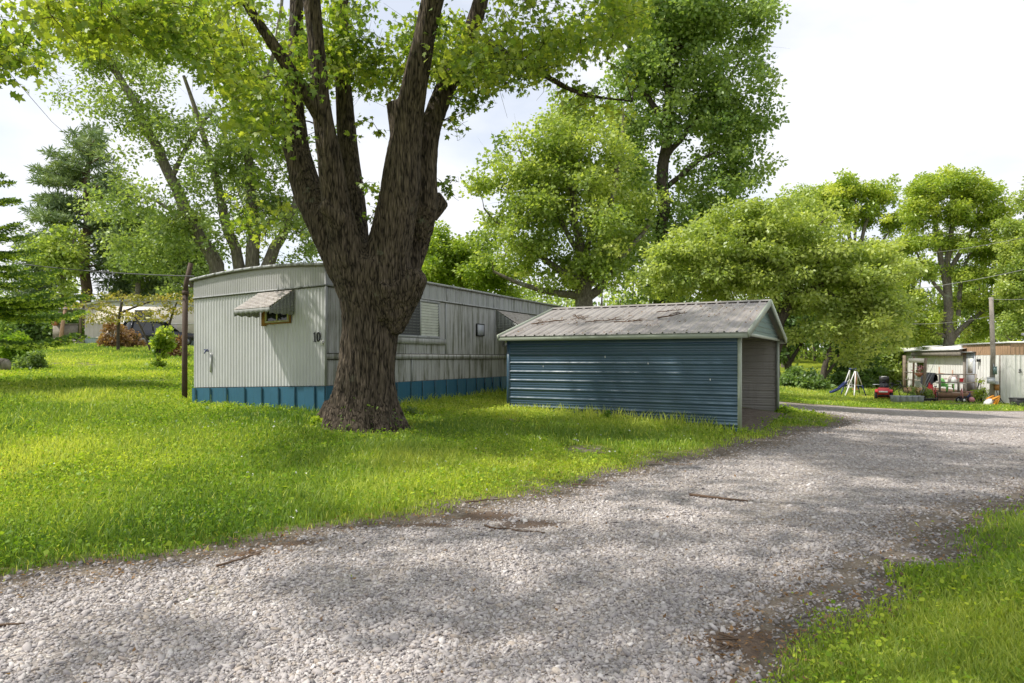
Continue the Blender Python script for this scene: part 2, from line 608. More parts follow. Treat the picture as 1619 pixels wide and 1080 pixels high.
def gravel():
    s = 0.12
    ax, ay = np.arange(-16, 40.01, s), np.arange(-6, 28.01, s)
    X, Y = np.meshgrid(ax, ay)
    d = road_d(X, Y)
    keep = d > -0.3
    Zz = gz(X, Y) + np.where(d < 0, np.clip(0.012 + d * 0.17, -0.05, 0.03), np.clip(0.012 + d * 0.03, 0, 0.03))
    nx, ny = len(ax), len(ay)
    i = np.arange(ny - 1)[:, None] * nx + np.arange(nx - 1)[None, :]
    k = keep[:-1, :-1] | keep[1:, :-1] | keep[:-1, 1:] | keep[1:, 1:]
    F = np.stack([i, i + 1, i + nx + 1, i + nx], -1)[k]
    used = np.unique(F)
    remap = np.zeros(nx * ny, dtype=np.int64)
    remap[used] = np.arange(len(used))
    V = np.stack([X, Y, Zz], -1).reshape(-1, 3)[used]
    t = NT("gravel_bed")
    v = t.coord()
    vo = t.n("TexVoronoi", Scale=34, Randomness=1.0)
    t.l(v, vo.inputs['Vector'])
    vd = t.n("TexVoronoi", Scale=34, Randomness=1.0)
    vd.feature = 'DISTANCE_TO_EDGE'
    t.l(v, vd.inputs['Vector'])
    sep = t.n("SeparateColor")
    t.l(vo.outputs['Color'], sep.inputs[0])
    stone = t.ramp(sep.outputs[0], [(0.0, (0.22, 0.2, 0.195)), (0.45, (0.37, 0.34, 0.33)), (0.8, (0.47, 0.435, 0.42)), (1.0, (0.55, 0.52, 0.5))])
    edge = t.ramp(vd.outputs['Distance'], [(0.0, (0.55, 0.52, 0.49)), (0.1, (1, 1, 1))])
    c = t.mix(1.0, stone, edge, 'MULTIPLY')
    c = t.mix(1.0, c, t.ramp(t.noise(v, 3.2, 8, 0.75), [(0.3, (0.72, 0.7, 0.68)), (0.7, (1.3, 1.28, 1.25))]), 'MULTIPLY')
    big = t.noise(v, 0.55, 5, 0.6)
    c = t.mix(t.ramp(big, [(0.5, (0, 0, 0)), (0.7, (0.65, 0.65, 0.65))]), c, (0.27, 0.22, 0.17))
    gr = t.ramp(t.noise(v, 0.9, 6, 0.65), [(0.6, (0, 0, 0)), (0.75, (0.35, 0.35, 0.35))])
    c = t.mix(gr, c, (0.16, 0.19, 0.08))
    ed = t.ramp(t.math('ADD', t.attr("edge"), t.math('MULTIPLY', t.math('SUBTRACT', t.noise(v, 6, 5, 0.7), 0.5), 0.5)), [(0.05, (0.8, 0.8, 0.8)), (0.4, (0, 0, 0))])
    c = t.mix(ed, c, (0.16, 0.125, 0.09))
    soil = t.ramp(t.math('ADD', t.attr("soil"), t.math('MULTIPLY', t.math('SUBTRACT', t.noise(v, 7, 5, 0.7), 0.5), 0.9)), [(0.4, (0, 0, 0)), (0.6, (0.9, 0.9, 0.9))])
    c = t.mix(soil, c, (0.115, 0.08, 0.06))
    hb = t.math('MULTIPLY', vd.outputs['Distance'], 1.0)
    mat = t.pbr(c, 0.9, 0, t.bump(hb, 0.7, 0.03), 0.25)
    x, y = V[:, 0], V[:, 1]
    o = obj("gravel_lane", V, [remap[F]], mat, smooth=True, attrs={"edge": road_d(x, y), "soil": soil_at(x, y)}, origin=np.zeros(3))
    tag(o, kind="structure")


SOIL = [(1.2, 3.35, .34, .26), (-0.3, 6.1, .45, .2), (0.15, 5.8, .4, .14), (-0.75, 5.75, .4, .1), (-2.0, 4.95, .25, .12), (-1.7, 5.2, .3, .1), (2.2, 9.05, .5, .08), (0.95, 7.8, .3, .1), (6.8, 7.6, .5, .3), (-1.0, 6.0, .35, .12), (11.5, 25.5, 1.6, .35), (20, 24.6, 1.4, .3)]


def soil_at(x, y):
    s = np.zeros_like(x)
    for cx, cy, rx, ry in SOIL:
        s = np.maximum(s, np.exp(-(((x - cx) / rx) ** 2 + ((y - cy) / ry) ** 2)))
    return s


# ---------------------------------------------------------------- leaves and trees
SHAPES = {
    "maple": np.array([(0, 0), (.14, .06), (.5, .12), (.36, .3), (.62, .62), (.3, .56), (.16, .62), (.17, .78), (0, 1.05), (-.17, .78), (-.16, .62), (-.3, .56), (-.62, .62), (-.36, .3), (-.5, .12), (-.14, .06)]),
    "oval": np.array([(0, 0), (.26, .3), (.24, .65), (0, 1), (-.24, .65), (-.26, .3)]),
    "leaf": np.array([(0, 0), (.3, .42), (0, 1), (-.3, .42)]),
    "wide": np.array([(0, 0), (.42, .35), (0.1, 1), (-.38, .5)]),
    "tuft": np.array([(0, 0), (.09, .5), (0, 1), (-.09, .5)]),
    "round": np.array([(0, 0), (.36, .12), (.5, .5), (.3, .88), (0, 1), (-.3, .88), (-.5, .5), (-.36, .12)]),
}


def unit(v):
    return v / (np.linalg.norm(v, axis=-1, keepdims=True) + 1e-9)


def leaf_arrays(C, size, shape, up=0.5, axis=None, droop=0.3, curl=0.12):
    n = len(C)
    T = SHAPES[shape]
    nrm = unit(rng.normal(size=(n, 3)) * 0.62 + np.array([0, 0, up]))
    b = rng.normal(size=(n, 3)) if axis is None else axis + rng.normal(size=(n, 3)) * 0.35
    b[:, 2] -= droop
    b = unit(b - nrm * (b * nrm).sum(1, keepdims=True))
    a = np.cross(b, nrm)
    sz = np.broadcast_to(np.asarray(size, float), (n,))[:, None, None]
    tx, ty = T[:, 0][None, :, None], T[:, 1][None, :, None]
    V = C[:, None, :] + sz * (tx * a[:, None, :] + ty * b[:, None, :] + (np.abs(tx) * 0.5 - ty * ty) * curl * nrm[:, None, :])
    k = len(T)
    F = np.arange(n * k).reshape(n, k)
    return V.reshape(-1, 3), F, k


def leaves(name, C, size, shape, tint, mat, parent, **kw):
    V, F, k = leaf_arrays(C, size, shape, **kw)
    return obj(name, V, [F], M[mat], parent, attrs={"tint": np.repeat(np.clip(tint, 0, 1), k)}, origin=None if parent is not None else C.mean(0))


def resample(pts, rad, step):
    pts, rad = np.asarray(pts, float), np.asarray(rad, float)
    s = np.concatenate([[0], np.cumsum(np.linalg.norm(np.diff(pts, axis=0), axis=1))])
    n = max(3, int(s[-1] / step) + 1)
    q = np.linspace(0, s[-1], n)
    # gentle rounding of the corners
    P_ = np.stack([np.interp(q, s, pts[:, k]) for k in range(3)], 1)
    R_ = np.interp(q, s, rad)
    for _ in range(2):
        P_[1:-1] = P_[1:-1] * 0.5 + (P_[:-2] + P_[2:]) * 0.25
    return P_, R_


def ell(px, py, Z, rx, ry, rz, n, r, shell=0.45, seed=None):
    """n clump centres in an ellipsoid seen at (px, py) with half-sizes rx, ry in photograph pixels and rz metres in depth."""
    d = unit(rng.normal(size=(n, 3)))
    rad = (shell + (1 - shell) * rng.random(n)) if shell > 0 else rng.random(n) ** (1 / 3)
    q = d * rad[:, None]
    c = P(px, py, Z)
    k = Z / FPX
    out = c + q * np.array([rx * k, rz, ry * k])
    return np.column_stack([out, r * (0.7 + 0.6 * rng.random(n))])


def make_tree(name, label, base, limbs, clumps, leaf, shape, lmat, bmat, n_leaf, size, cat="tree", group=None, tint0=0.5, tvar=0.22, flat=0.7,
              twig=0.006, step=0.5, up=0.5, droop=0.3, limb_sides=9, part="trunk", sub=3, kmax=0.06, tintfn=None, parent=None):
    """Limbs are (points, radii); every clump of leaves is joined to the nearest wood by a bent branch, then filled with leaves."""
    root = parent or thing(name, base, label, cat, group)
    vs, fs, nv = [], [], 0

    def put(p, r, sides):
        nonlocal nv
        V, F = tube_arr(p, r, sides)
        vs.append(V)
        fs.append(F + nv)
        nv += len(V)
    NP, NR = [], []
    for pts, rad in limbs:
        p, r = resample(pts, rad, step)
        jit = rng.normal(size=p.shape) * 0.12 * r[:, None] * 2
        jit[0] = 0
        p = p + jit
        if part:
            put(p, r, limb_sides)
        k0 = int(len(p) * 0.3) if len(p) > 6 and r[0] > 0.1 else 0
        NP.append(p[k0:])
        NR.append(r[k0:])
    NP, NR = np.vstack(NP), np.concatenate(NR)
    clumps = np.asarray(clumps)
    dmin = np.array([np.min(np.linalg.norm(NP - c[:3], axis=1)) for c in clumps])
    for ci in np.argsort(dmin):
        c = clumps[ci]
        dv = c[:3] - NP
        dist = np.linalg.norm(dv, axis=1)
        cost = dist + np.clip(-dv[:, 2], 0, None) * 0.8
        k = int(np.argmin(cost))
        L = dist[k]
        if L < 0.12:
            continue
        n = max(3, int(L / (step * 0.8)) + 2)
        t = np.linspace(0, 1, n)[:, None]
        mid = rng.normal(size=3) * 0.12 * L
        mid[2] += 0.1 * L
        path = NP[k] + (c[:3] - NP[k]) * t + mid * (4 * t * (1 - t)) + rng.normal(size=(n, 3)) * 0.025 * L * np.sin(t * math.pi)
        r0 = min(NR[k] * 0.7, kmax, twig + 0.014 * L)
        rr = r0 + (twig * 0.6 - r0) * t[:, 0]
        rr = np.maximum(rr, twig * 0.5)
        put(path, rr, 5 if r0 > 0.02 else 4)
        NP = np.vstack([NP, path[1:]])
        NR = np.concatenate([NR, rr[1:]])
    for _ in range(sub):                                   # fine twigs inside every clump
        for c in clumps:
            e = rng.normal(size=3) * c[3] * np.array([.8, .8, .55])
            m_ = e * 0.5 + rng.normal(size=3) * c[3] * 0.12
            put(np.array([c[:3], c[:3] + m_, c[:3] + e]), np.array([twig * .7, twig * .55, twig * .3]), 3)
    V = np.vstack(vs)
    obj(part or "branch", V, [np.vstack(fs)], M[bmat], root, smooth=True)
    w = clumps[:, 3] ** 2
    cnt = rng.multinomial(n_leaf, w / w.sum())
    idx = np.repeat(np.arange(len(clumps)), cnt)
    N = len(idx)
    off = unit(rng.normal(size=(N, 3))) * (rng.random(N) ** 0.55)[:, None] * np.array([1, 1, flat])
    C = clumps[idx, :3] + off * clumps[idx, 3][:, None]
    ct = rng.normal(size=len(clumps)) * tvar * 0.7
    tint = tint0 + ct[idx] + rng.normal(size=N) * tvar * 0.6
    if tintfn is not None:
        tint = tint + tintfn(C)
    leaves(leaf, C, size * (0.65 + 0.7 * rng.random(N)), shape, tint, lmat, root, up=up, droop=droop, axis=off if droop < 0.35 else None)
    return root

# ---------------------------------------------------------------- building materials
def sheet_mat(name, col, stain=(0.2, 0.2, 0.17), rough=0.45, amt=0.5, streak=0.6, top=None, spec=0.4, wav=0.12):
    """Old painted metal: chalky paint, dirt that ran down in narrow streaks."""
    t = NT(name)
    v = t.coord()
    vs = t.coord((1, 1, 0.06))
    n1 = t.noise(v, 1.1, 5, 0.6)
    s = t.noise(vs, 13, 6, 0.7)
    c = t.ramp(n1, [(0.3, tuple(q * 0.86 for q in col)), (0.7, tuple(min(1, q * 1.1) for q in col))])
    f = t.ramp(t.math('ADD', t.math('MULTIPLY', s, 0.75), t.math('MULTIPLY', n1, 0.35)), [(amt, (0, 0, 0)), (amt + 0.16, (streak,) * 3)])
    c = t.mix(f, c, stain)
    speck = t.ramp(t.noise(v, 22, 4, 0.7), [(0.62, (0, 0, 0)), (0.75, (0.35, 0.35, 0.35))])
    c = t.mix(speck, c, tuple(q * 0.5 for q in stain))
    M[name] = t.pbr(c, rough, 0, t.bump(t.noise(v, 1.6, 3), wav, 0.06), spec)
    return M[name]


sheet_mat("end_siding", (0.49, 0.495, 0.505), (0.27, 0.255, 0.2), amt=0.6, streak=0.5)
sheet_mat("side_siding", (0.42, 0.42, 0.42), (0.062, 0.066, 0.022), amt=0.5, streak=0.88)
sheet_mat("fascia_metal", (0.36, 0.37, 0.385), (0.05, 0.05, 0.035), amt=0.54, streak=0.85)
plain("mildew_joint", (0.05, 0.05, 0.035), 0.9, var=0.4)
sheet_mat("fascia_end", (0.36, 0.36, 0.36), (0.2, 0.19, 0.15), amt=0.62, streak=0.5)
sheet_mat("awning_metal", (0.5, 0.46, 0.44), (0.16, 0.11, 0.085), amt=0.52, streak=0.6)
sheet_mat("awning_side", (0.27, 0.28, 0.27), (0.1, 0.1, 0.085), amt=0.6, streak=0.5)
sheet_mat("skirt_blue", (0.034, 0.125, 0.2), (0.05, 0.075, 0.08), rough=0.38, amt=0.6, streak=0.5)
sheet_mat("skirt_pale", (0.34, 0.42, 0.42), (0.16, 0.2, 0.18), amt=0.58, streak=0.6)
sheet_mat("carport_blue", (0.044, 0.088, 0.135), (0.05, 0.075, 0.085), rough=0.3, amt=0.66, streak=0.35, spec=0.6, wav=0.3)
sheet_mat("carport_inside", (0.33, 0.315, 0.285), (0.12, 0.11, 0.09), amt=0.6, streak=0.4)
sheet_mat("gable_teal", (0.13, 0.2, 0.2), (0.1, 0.13, 0.12), rough=0.35, amt=0.62, streak=0.4)
sheet_mat("trim_sage", (0.36, 0.4, 0.33), (0.2, 0.2, 0.15), amt=0.62, streak=0.4)
sheet_mat("white_siding", (0.78, 0.77, 0.74), (0.4, 0.35, 0.28), amt=0.66, streak=0.4)
sheet_mat("tan_siding", (0.42, 0.27, 0.17), (0.2, 0.14, 0.1), amt=0.58, streak=0.5)
sheet_mat("far_siding", (0.72, 0.66, 0.58), (0.36, 0.3, 0.24), amt=0.6, streak=0.4)
sheet_mat("far_panel", (0.5, 0.45, 0.43), (0.3, 0.26, 0.24), amt=0.58, streak=0.5)
plain("white_paint", (0.62, 0.62, 0.58), 0.45, var=0.1)
plain("cream_paint", (0.45, 0.43, 0.26), 0.5, var=0.12)
plain("raw_pine", (0.3, 0.14, 0.035), 0.7, var=0.25)
plain("black_iron", (0.02, 0.02, 0.022), 0.45)
plain("grey_metal", (0.25, 0.26, 0.27), 0.45, 0.3)
plain("box_grey", (0.42, 0.44, 0.48), 0.5)
plain("old_wood", (0.2, 0.155, 0.11), 0.85, var=0.3, bump=0.4)
plain("grey_wood", (0.26, 0.23, 0.2), 0.9, var=0.3, bump=0.4)
plain("brown_wood", (0.17, 0.1, 0.06), 0.85, var=0.3, bump=0.4)
plain("rust_pipe", (0.075, 0.048, 0.034), 0.8, var=0.35, bump=0.3)
plain("pink_wood", (0.42, 0.26, 0.18), 0.8, var=0.25)
plain("red_paint", (0.5, 0.04, 0.05), 0.35)
plain("red_plastic", (0.55, 0.02, 0.03), 0.4)
plain("green_plastic", (0.2, 0.52, 0.13), 0.45)
plain("blue_plastic", (0.015, 0.03, 0.13), 0.4)
plain("orange_plastic", (0.75, 0.3, 0.02), 0.4)
plain("salmon_plastic", (0.62, 0.24, 0.15), 0.5)
plain("pink_plastic", (0.62, 0.25, 0.27), 0.45)
plain("white_plastic", (0.68, 0.68, 0.66), 0.4)
plain("grey_plastic", (0.36, 0.38, 0.43), 0.5, var=0.2)
plain("tyre_rubber", (0.02, 0.02, 0.02), 0.85)
plain("black_cloth", (0.02, 0.022, 0.03), 0.9)
plain("red_cloth", (0.4, 0.02, 0.03), 0.9)
plain("soil_dark", (0.05, 0.035, 0.025), 0.95)
plain("suv_paint", (0.02, 0.022, 0.03), 0.22, 0.2, spec=0.7)
plain("tail_red", (0.5, 0.03, 0.03), 0.25)
plain("terracotta", (0.45, 0.18, 0.1), 0.8)
plain("blind_white", (0.66, 0.68, 0.64), 0.6)
plain("blind_dark", (0.1, 0.105, 0.12), 0.5)
plain("cable_black", (0.045, 0.045, 0.05), 0.6)
plain("cable_grey", (0.25, 0.25, 0.25), 0.6)
plain("twig_brown", (0.11, 0.07, 0.045), 0.9, var=0.3)
plain("flower_pink", (0.6, 0.25, 0.27), 0.7)
plain("petal_white", (0.75, 0.75, 0.7), 0.7)
_t = NT("dark_glass")
M["dark_glass"] = _t.pbr((0.012, 0.014, 0.015), 0.06, 0, None, 0.7)
_t = NT("tar_roof")
M["tar_roof"] = _t.pbr(_t.ramp(_t.noise(_t.coord(), 5, 6, 0.7), [(0.3, (0.07, 0.06, 0.05)), (0.7, (0.22, 0.2, 0.18))]), 0.9, 0, None, 0.2)
_t = NT("white_roof")
M["white_roof"] = _t.pbr(_t.ramp(_t.noise(_t.coord(), 2, 6, 0.7), [(0.3, (0.4, 0.4, 0.4)), (0.7, (0.62, 0.62, 0.62))]), 0.4, 0.2)
# carport roof: pale galvanised sheet, brown lichen and leaf litter
_t = NT("roof_sheet")
_v = _t.coord()
_c = _t.ramp(_t.noise(_v, 1.5, 5), [(0.3, (0.26, 0.235, 0.225)), (0.7, (0.37, 0.345, 0.335))])
_c = _t.mix(_t.ramp(_t.noise(_v, 7, 8, 0.72), [(0.58, (0, 0, 0)), (0.7, (0.6, 0.6, 0.6))]), _c, (0.16, 0.12, 0.095))
_c = _t.mix(_t.ramp(_t.noise(_v, 30, 5, 0.7), [(0.6, (0, 0, 0)), (0.68, (0.6, 0.6, 0.6))]), _c, (0.12, 0.06, 0.04))
M["roof_sheet"] = _t.pbr(_c, 0.5, 0.1)


def ribs(L, period, flat, h, bevel, minor=0):
    """Trapezoid rib profile over a length L."""
    out, x = [(0, 0)], 0.0
    while x + period <= L + 1e-6:
        if minor:
            for k in range(1, minor + 1):
                c = x + (period - flat - 2 * bevel) * k / (minor + 1)
                out += [(c - .012, 0), (c - .005, h * .28), (c + .005, h * .28), (c + .012, 0)]
        e = x + period
        out += [(e - flat - 2 * bevel, 0), (e - flat - bevel, h), (e - bevel, h), (e, 0)]
        x += period
    if L - x > 0.002:
        out.append((L, 0))
    return out


def wave(L, period, amp, per=6):
    n = max(2, int(L / period * per))
    xs = np.linspace(0, L, n + 1)
    s = np.cos(xs / period * 2 * math.pi)
    return [(x, amp * (max(-0.45, q))) for x, q in zip(xs, s)]


def glyph(ch, fr_p, mat, parent, h, w, depth_dir, thick=0.16, name="digit"):
    """House-number digits as solid shapes. fr_p(a, b) gives a point of the wall plane; a to the right, b up."""
    mb = MB()
    dd = np.array(depth_dir, float)

    def ring(cx, cy, rx, ry, tx, ty, n=20):
        o = [fr_p(cx + rx * math.cos(2 * math.pi * k / n), cy + ry * math.sin(2 * math.pi * k / n)) for k in range(n)]
        i = [fr_p(cx + (rx - tx) * math.cos(2 * math.pi * k / n), cy + (ry - ty) * math.sin(2 * math.pi * k / n)) for k in range(n)]
        V = np.vstack([o, i, np.array(o) + dd, np.array(i) + dd])
        F = []
        for k in range(n):
            q = (k + 1) % n
            F += [(2 * n + k, 2 * n + q, 3 * n + q, 3 * n + k), (k, q, 2 * n + q, 2 * n + k), (n + k, n + q, 3 * n + q, 3 * n + k)]
        mb.add(V, F)
    if ch == '0':
        ring(w / 2, h / 2, w / 2, h / 2, w * .3, h * .1)
    elif ch == '8':
        ring(w / 2, h * .27, w / 2, h * .27, w * .25, h * .09)
        ring(w / 2, h * .76, w * .42, h * .24, w * .22, h * .08)
    elif ch == '1':
        mb.prism([fr_p(*q) for q in [(.1 * w, 0), (.9 * w, 0), (.9 * w, .06 * h), (.66 * w, .08 * h), (.66 * w, h), (.5 * w, h), (.12 * w, .86 * h), (.14 * w, .8 * h), (.36 * w, .84 * h), (.36 * w, .08 * h), (.1 * w, .06 * h)]], dd)
    return mb.build(name, M[mat], parent)


def awning(parent, p, u0, u1, w_top, w_bot, out, mat_top, mat_side, nslat, drop=0.07, wall=0.015):
    """Aluminium slat awning; p(u, d, w) gives points, d outwards. Parts: slats, side cheeks, scalloped valance."""
    aw = MB()
    n = nslat
    for k in range(n):                                        # overlapping slats down the slope
        a, b = k / n, (k + 1.12) / n
        b = min(b, 1.0)
        pa = [wall + a * out, w_top + (w_bot - w_top) * a]
        pb = [wall + b * out, w_top + (w_bot - w_top) * b + 0.024]
        aw.add([p(u0, *pa), p(u1, *pa), p(u1, *pb), p(u0, *pb), p(u0, pb[0], pb[1] - .016), p(u1, pb[0], pb[1] - .016)], [(0, 1, 2, 3), (3, 2, 5, 4)])
    a_ = aw.build("awning", M[mat_top], parent)
    for u in (u0 + .004, u1 - .004):
        ck = MB()
        m = 7
        top = [p(u, wall + out * k / m * .985, w_top + (w_bot - w_top) * k / m - .006) for k in range(m + 1)]
        low = [p(u, wall + out * k / m * .985, min(w_top - .02 + (w_bot - w_top) * k / m, w_bot - drop - .02 - .028 * abs(math.sin(k * 1.57)))) for k in range(m + 1)]
        q = (p(u + .006, 0, 0) - p(u, 0, 0))
        for k in range(m):
            ck.prism([top[k], top[k + 1], low[k + 1], low[k]], q)
        for r in range(1, 9):                                 # lapped boards of the cheek
            f = r / 9
            wv = w_top + (w_bot - drop - w_top) * f
            dmax = wall + out * min(1, (w_top - wv) / (w_top - w_bot) if w_top > w_bot else 1)
            s_ = -1 if u < (u0 + u1) / 2 else 1
            ck.add([p(u + s_ * .004, wall, wv), p(u + s_ * .004, dmax * .97, wv), p(u + s_ * .013, dmax * .97, wv - .012), p(u + s_ * .013, wall, wv - .012)], [(0, 1, 2, 3)])
        ck.build("awning_cheek", M[mat_side], a_)
    va = MB()
    m = 26
    d = wall + out - .004
    xs = np.linspace(u0, u1, m * 2 + 1)
    for k in range(m * 2):
        f = [w_bot - drop - .022 * (1 - abs(math.cos(q * math.pi * 7))) for q in (k / (2 * m), (k + 1) / (2 * m))]
        va.prism([p(xs[k], d, w_bot - .002), p(xs[k + 1], d, w_bot - .002), p(xs[k + 1], d, f[1]), p(xs[k], d, f[0])], p(0, .004, 0) - p(0, 0, 0))
    va.build("valance", M[mat_side], a_)
    return a_


def window(parent, p, u0, u1, w0, w1, frame_mat, t=.045, mull=(0.5,), panes=None, d=.02, name="window", stand=.03):
    """Frame > pane (and blinds): p(u, d, w), d outwards from the wall."""
    fm = MB()

    def bx(a0, a1, b0, b1, d0, d1):
        c = [p(u, dd, w) for w in (b0, b1) for dd in (d0, d1) for u in (a0, a1)]
        fm.add(c, [(0, 2, 3, 1), (4, 5, 7, 6), (0, 1, 5, 4), (2, 6, 7, 3), (0, 4, 6, 2), (1, 3, 7, 5)])
    bx(u0, u1, w0, w0 + t, d, d + stand)
    bx(u0, u1, w1 - t, w1, d, d + stand)
    bx(u0, u0 + t, w0 + t, w1 - t, d, d + stand)
    bx(u1 - t, u1, w0 + t, w1 - t, d, d + stand)
    for m_ in mull:
        c = u0 + (u1 - u0) * m_
        bx(c - t * .4, c + t * .4, w0 + t, w1 - t, d + .002, d + stand - .003)
    wf = fm.build(name, M[frame_mat], parent)
    edges = [u0 + t] + [u0 + (u1 - u0) * m_ for m_ in mull] + [u1 - t]
    for k in range(len(edges) - 1):
        kind = (panes or ["dark_glass"] * 9)[k]
        a0, a1 = edges[k] + (t * .4 if k else 0), edges[k + 1] - (t * .4 if k < len(edges) - 2 else 0)
        pm = MB()
        if kind == "dark_glass":
            pm.add([p(a0, d + .008, w0 + t), p(a1, d + .008, w0 + t), p(a1, d + .008, w1 - t), p(a0, d + .008, w1 - t)], [(0, 1, 2, 3)])
            pm.build("pane", M["dark_glass"], wf)
        else:
            n = int((w1 - w0 - 2 * t) / .06)
            for r in range(n):
                b0 = w0 + t + (w1 - w0 - 2 * t) * r / n
                b1 = w0 + t + (w1 - w0 - 2 * t) * (r + .8) / n
                pm.add([p(a0, d + .002, b0), p(a1, d + .002, b0), p(a1, d + .022, b1), p(a0, d + .022, b1)], [(0, 1, 2, 3)])
            pm.build("blind", M[kind], wf)
    return wf


# ---------------------------------------------------------------- the grey mobile home with the blue skirt
def home_ten():
    root = thing("mobile_home", (-3.0, 14.0, .5), "weathered grey mobile home with blue skirting behind the big tree, number 10 on its end", "mobile home")
    Wd, L = 3.45, 12.6
    FL, FB, RF = 0.955, 2.755, 3.115

    def pe(u, d, w):                      # end wall: d outwards, towards the camera
        return TR.p(u, -d, w)

    def ps(v, d, w):                      # long side: v along it, d outwards
        return TR.p(-d, v, w)
    tz = TR.tilt * Wd
    up = TR.W
    # ribbed end wall
    MB().strip(wave(Wd, .078, .011), TR.p(0, 0, FL), TR.U + up * TR.tilt, -TR.V, up, FB - FL).build("end_wall", M["end_siding"], root, smooth=True)
    # long side in two bands with a rail between, and panel joints
    MB().strip(wave(L, .066, .007), TR.p(0, 0, FL), TR.V, -TR.U, up, .485).build("side_wall", M["side_siding"], root, smooth=True)
    MB().strip(wave(L, .066, .007), TR.p(0, 0, FL + .57), TR.V, -TR.U, up, FB - FL - .57).build("side_wall", M["side_siding"], root, smooth=True)
    r = MB()
    r.box(TR, -.028, .01, 0, L, FL + .48, FL + .575)
    r.build("belt_rail", M["side_siding"], root)
    # back walls
    b = MB()
    b.box(TR, .02, Wd - .002, .03, L - .01, FL - .15, FB)
    b.build("wall", M["side_siding"], root)
    # fascia
    MB().strip(wave(Wd, .06, .006), pe(0, .012, FB), TR.U + up * TR.tilt, -TR.V, up, RF - FB - .01).build("end_fascia", M["fascia_end"], root, smooth=True)
    MB().strip(ribs(L, .3, .012, .006, .006), ps(0, .012, FB), TR.V, -TR.U, up, RF - FB).build("side_fascia", M["fascia_metal"], root)
    tr_ = MB()
    tr_.box(TR, -.03, Wd, -.034, -.008, FB - .012, FB + .012)
    tr_.box(TR, -.034, -.006, 0, L, FB - .014, FB + .012)
    for v in (2.02, 4.02, 4.05, 6.35, 9.4):
        tr_.box(TR, -.022, .0, v, v + .035, FB + .015, RF - .02)
    tr_.box(TR, -.026, .006, -.026, .02, FL, RF - .02)
    tr_.box(TR, -.026, .0, 2.62, 2.66, FL, FL + .478)
    tr_.box(TR, -.022, .0, 3.98, 4.02, FL + .58, FB - .02)
    tr_.box(TR, -.022, .0, 6.40, 6.44, FL + .58, FB - .02)
    tr_.build("trim", M["fascia_metal"], root)
    mj = MB()
    for w in (FB - .02, FL + .468, FL + .578):
        mj.box(TR, -.03, -.002, .0, L, w - .008, w + .006)
    mj.box(TR, .0, Wd, -.03, -.004, FB - .024, FB - .013)
    mj.build("joint", M["mildew_joint"], root)
    # bowed roof
    n, rise = 14, .09
    us = np.linspace(-.05, Wd + .05, n + 1)
    ws = [RF + rise * (1 - ((u - Wd / 2) / (Wd / 2 + .05)) ** 2) for u in us]
    V = [TR.p(u, v, w) for v in (-.05, L) for u, w in zip(us, ws)] + [TR.p(u, v, w - .035) for v in (-.05, L) for u, w in zip(us, ws)]
    m = n + 1
    F = [(i, i + 1, m + i + 1, m + i) for i in range(n)] + [(i, i + 1, 2 * m + i + 1, 2 * m + i) for i in range(n)] + [(m + i, m + i + 1, 3 * m + i + 1, 3 * m + i) for i in range(n)]
    F += [(0, m, 3 * m, 2 * m), (n, m + n, 3 * m + n, 2 * m + n)]
    obj("roof", V, F, M["tar_roof"], root)
    # the curved top of the end wall, up to the bow
    cv = MB()
    for i in range(n):
        cv.add([pe(us[i], .008, RF - .02), pe(us[i + 1], .008, RF - .02), pe(us[i + 1], .008, ws[i + 1] - .03), pe(us[i], .008, ws[i] - .03)], [(0, 1, 2, 3)])
    cv.build("end_gable", M["fascia_end"], root)
    eg = MB()
    for i in range(n):
        eg.bar(pe(us[i], .055, ws[i] + .005), pe(us[i + 1], .055, ws[i + 1] + .005), .03, .045)
    eg.bar(TR.p(-.055, -.05, RF + .0), TR.p(-.055, L, RF + .0), .03, .04)
    eg.build("roof_edge", M["fascia_metal"], root)
    # skirting: leaning, overlapping blue panels
    sk = MB()
    u = 0.0
    k = 0
    while u < Wd - .05:
        w_ = min(.2 + .06 * random.random(), Wd - u)
        t0, t1 = FL + .0, .2
        lean = random.uniform(-.012, .012)
        d = .012 + .02 * (k % 2)
        sk.add([pe(u + lean, d, t1), pe(u + w_ + .012 + lean, d + .006, t1), pe(u + w_ + .012, d + .006, t0 - .012), pe(u, d, t0 - .012)], [(0, 1, 2, 3)])
        sk.add([pe(u + .012 + lean, d + .022, t1), pe(u + .028 + lean, d + .022, t1), pe(u + .028, d + .022, t0 - .012), pe(u + .012, d + .022, t0 - .012),
                pe(u + lean, d, t1), pe(u, d, t0 - .012), pe(u + .04 + lean, d, t1), pe(u + .04, d, t0 - .012)], [(0, 1, 2, 3), (4, 0, 3, 5), (1, 6, 7, 2)])
        u += w_
        k += 1
    sk.build("end_skirt", M["skirt_blue"], root)
    sk = MB()
    v = -.01
    while v < L - .05:
        w_ = .21 + .05 * random.random()
        lean = random.uniform(-.02, .02)
        d = .01 + .022 * (k % 2)
        sk.add([ps(v + lean, d, .15), ps(v + w_ + .01 + lean, d + .004, .15), ps(v + w_ + .01, d + .004, FL - .01), ps(v, d, FL - .01)], [(0, 1, 2, 3)])
        sk.add([ps(v + .01 + lean, d + .02, .15), ps(v + .022 + lean, d + .02, .15), ps(v + .022, d + .02, FL - .01), ps(v + .01, d + .02, FL - .01),
                ps(v + lean, d, .15), ps(v, d, FL - .01), ps(v + .034 + lean, d, .15), ps(v + .034, d, FL - .01)], [(0, 1, 2, 3), (4, 0, 3, 5), (1, 6, 7, 2)])
        v += w_
        k += 1
    sk.build("side_skirt", M["skirt_blue"], root)
    # the end window under its awning
    fr = window(root, pe, .84, 1.43, FL + 1.19, FL + 1.5, "cream_paint", t=.035, mull=(0.5,), d=.03, name="window")
    c = MB()
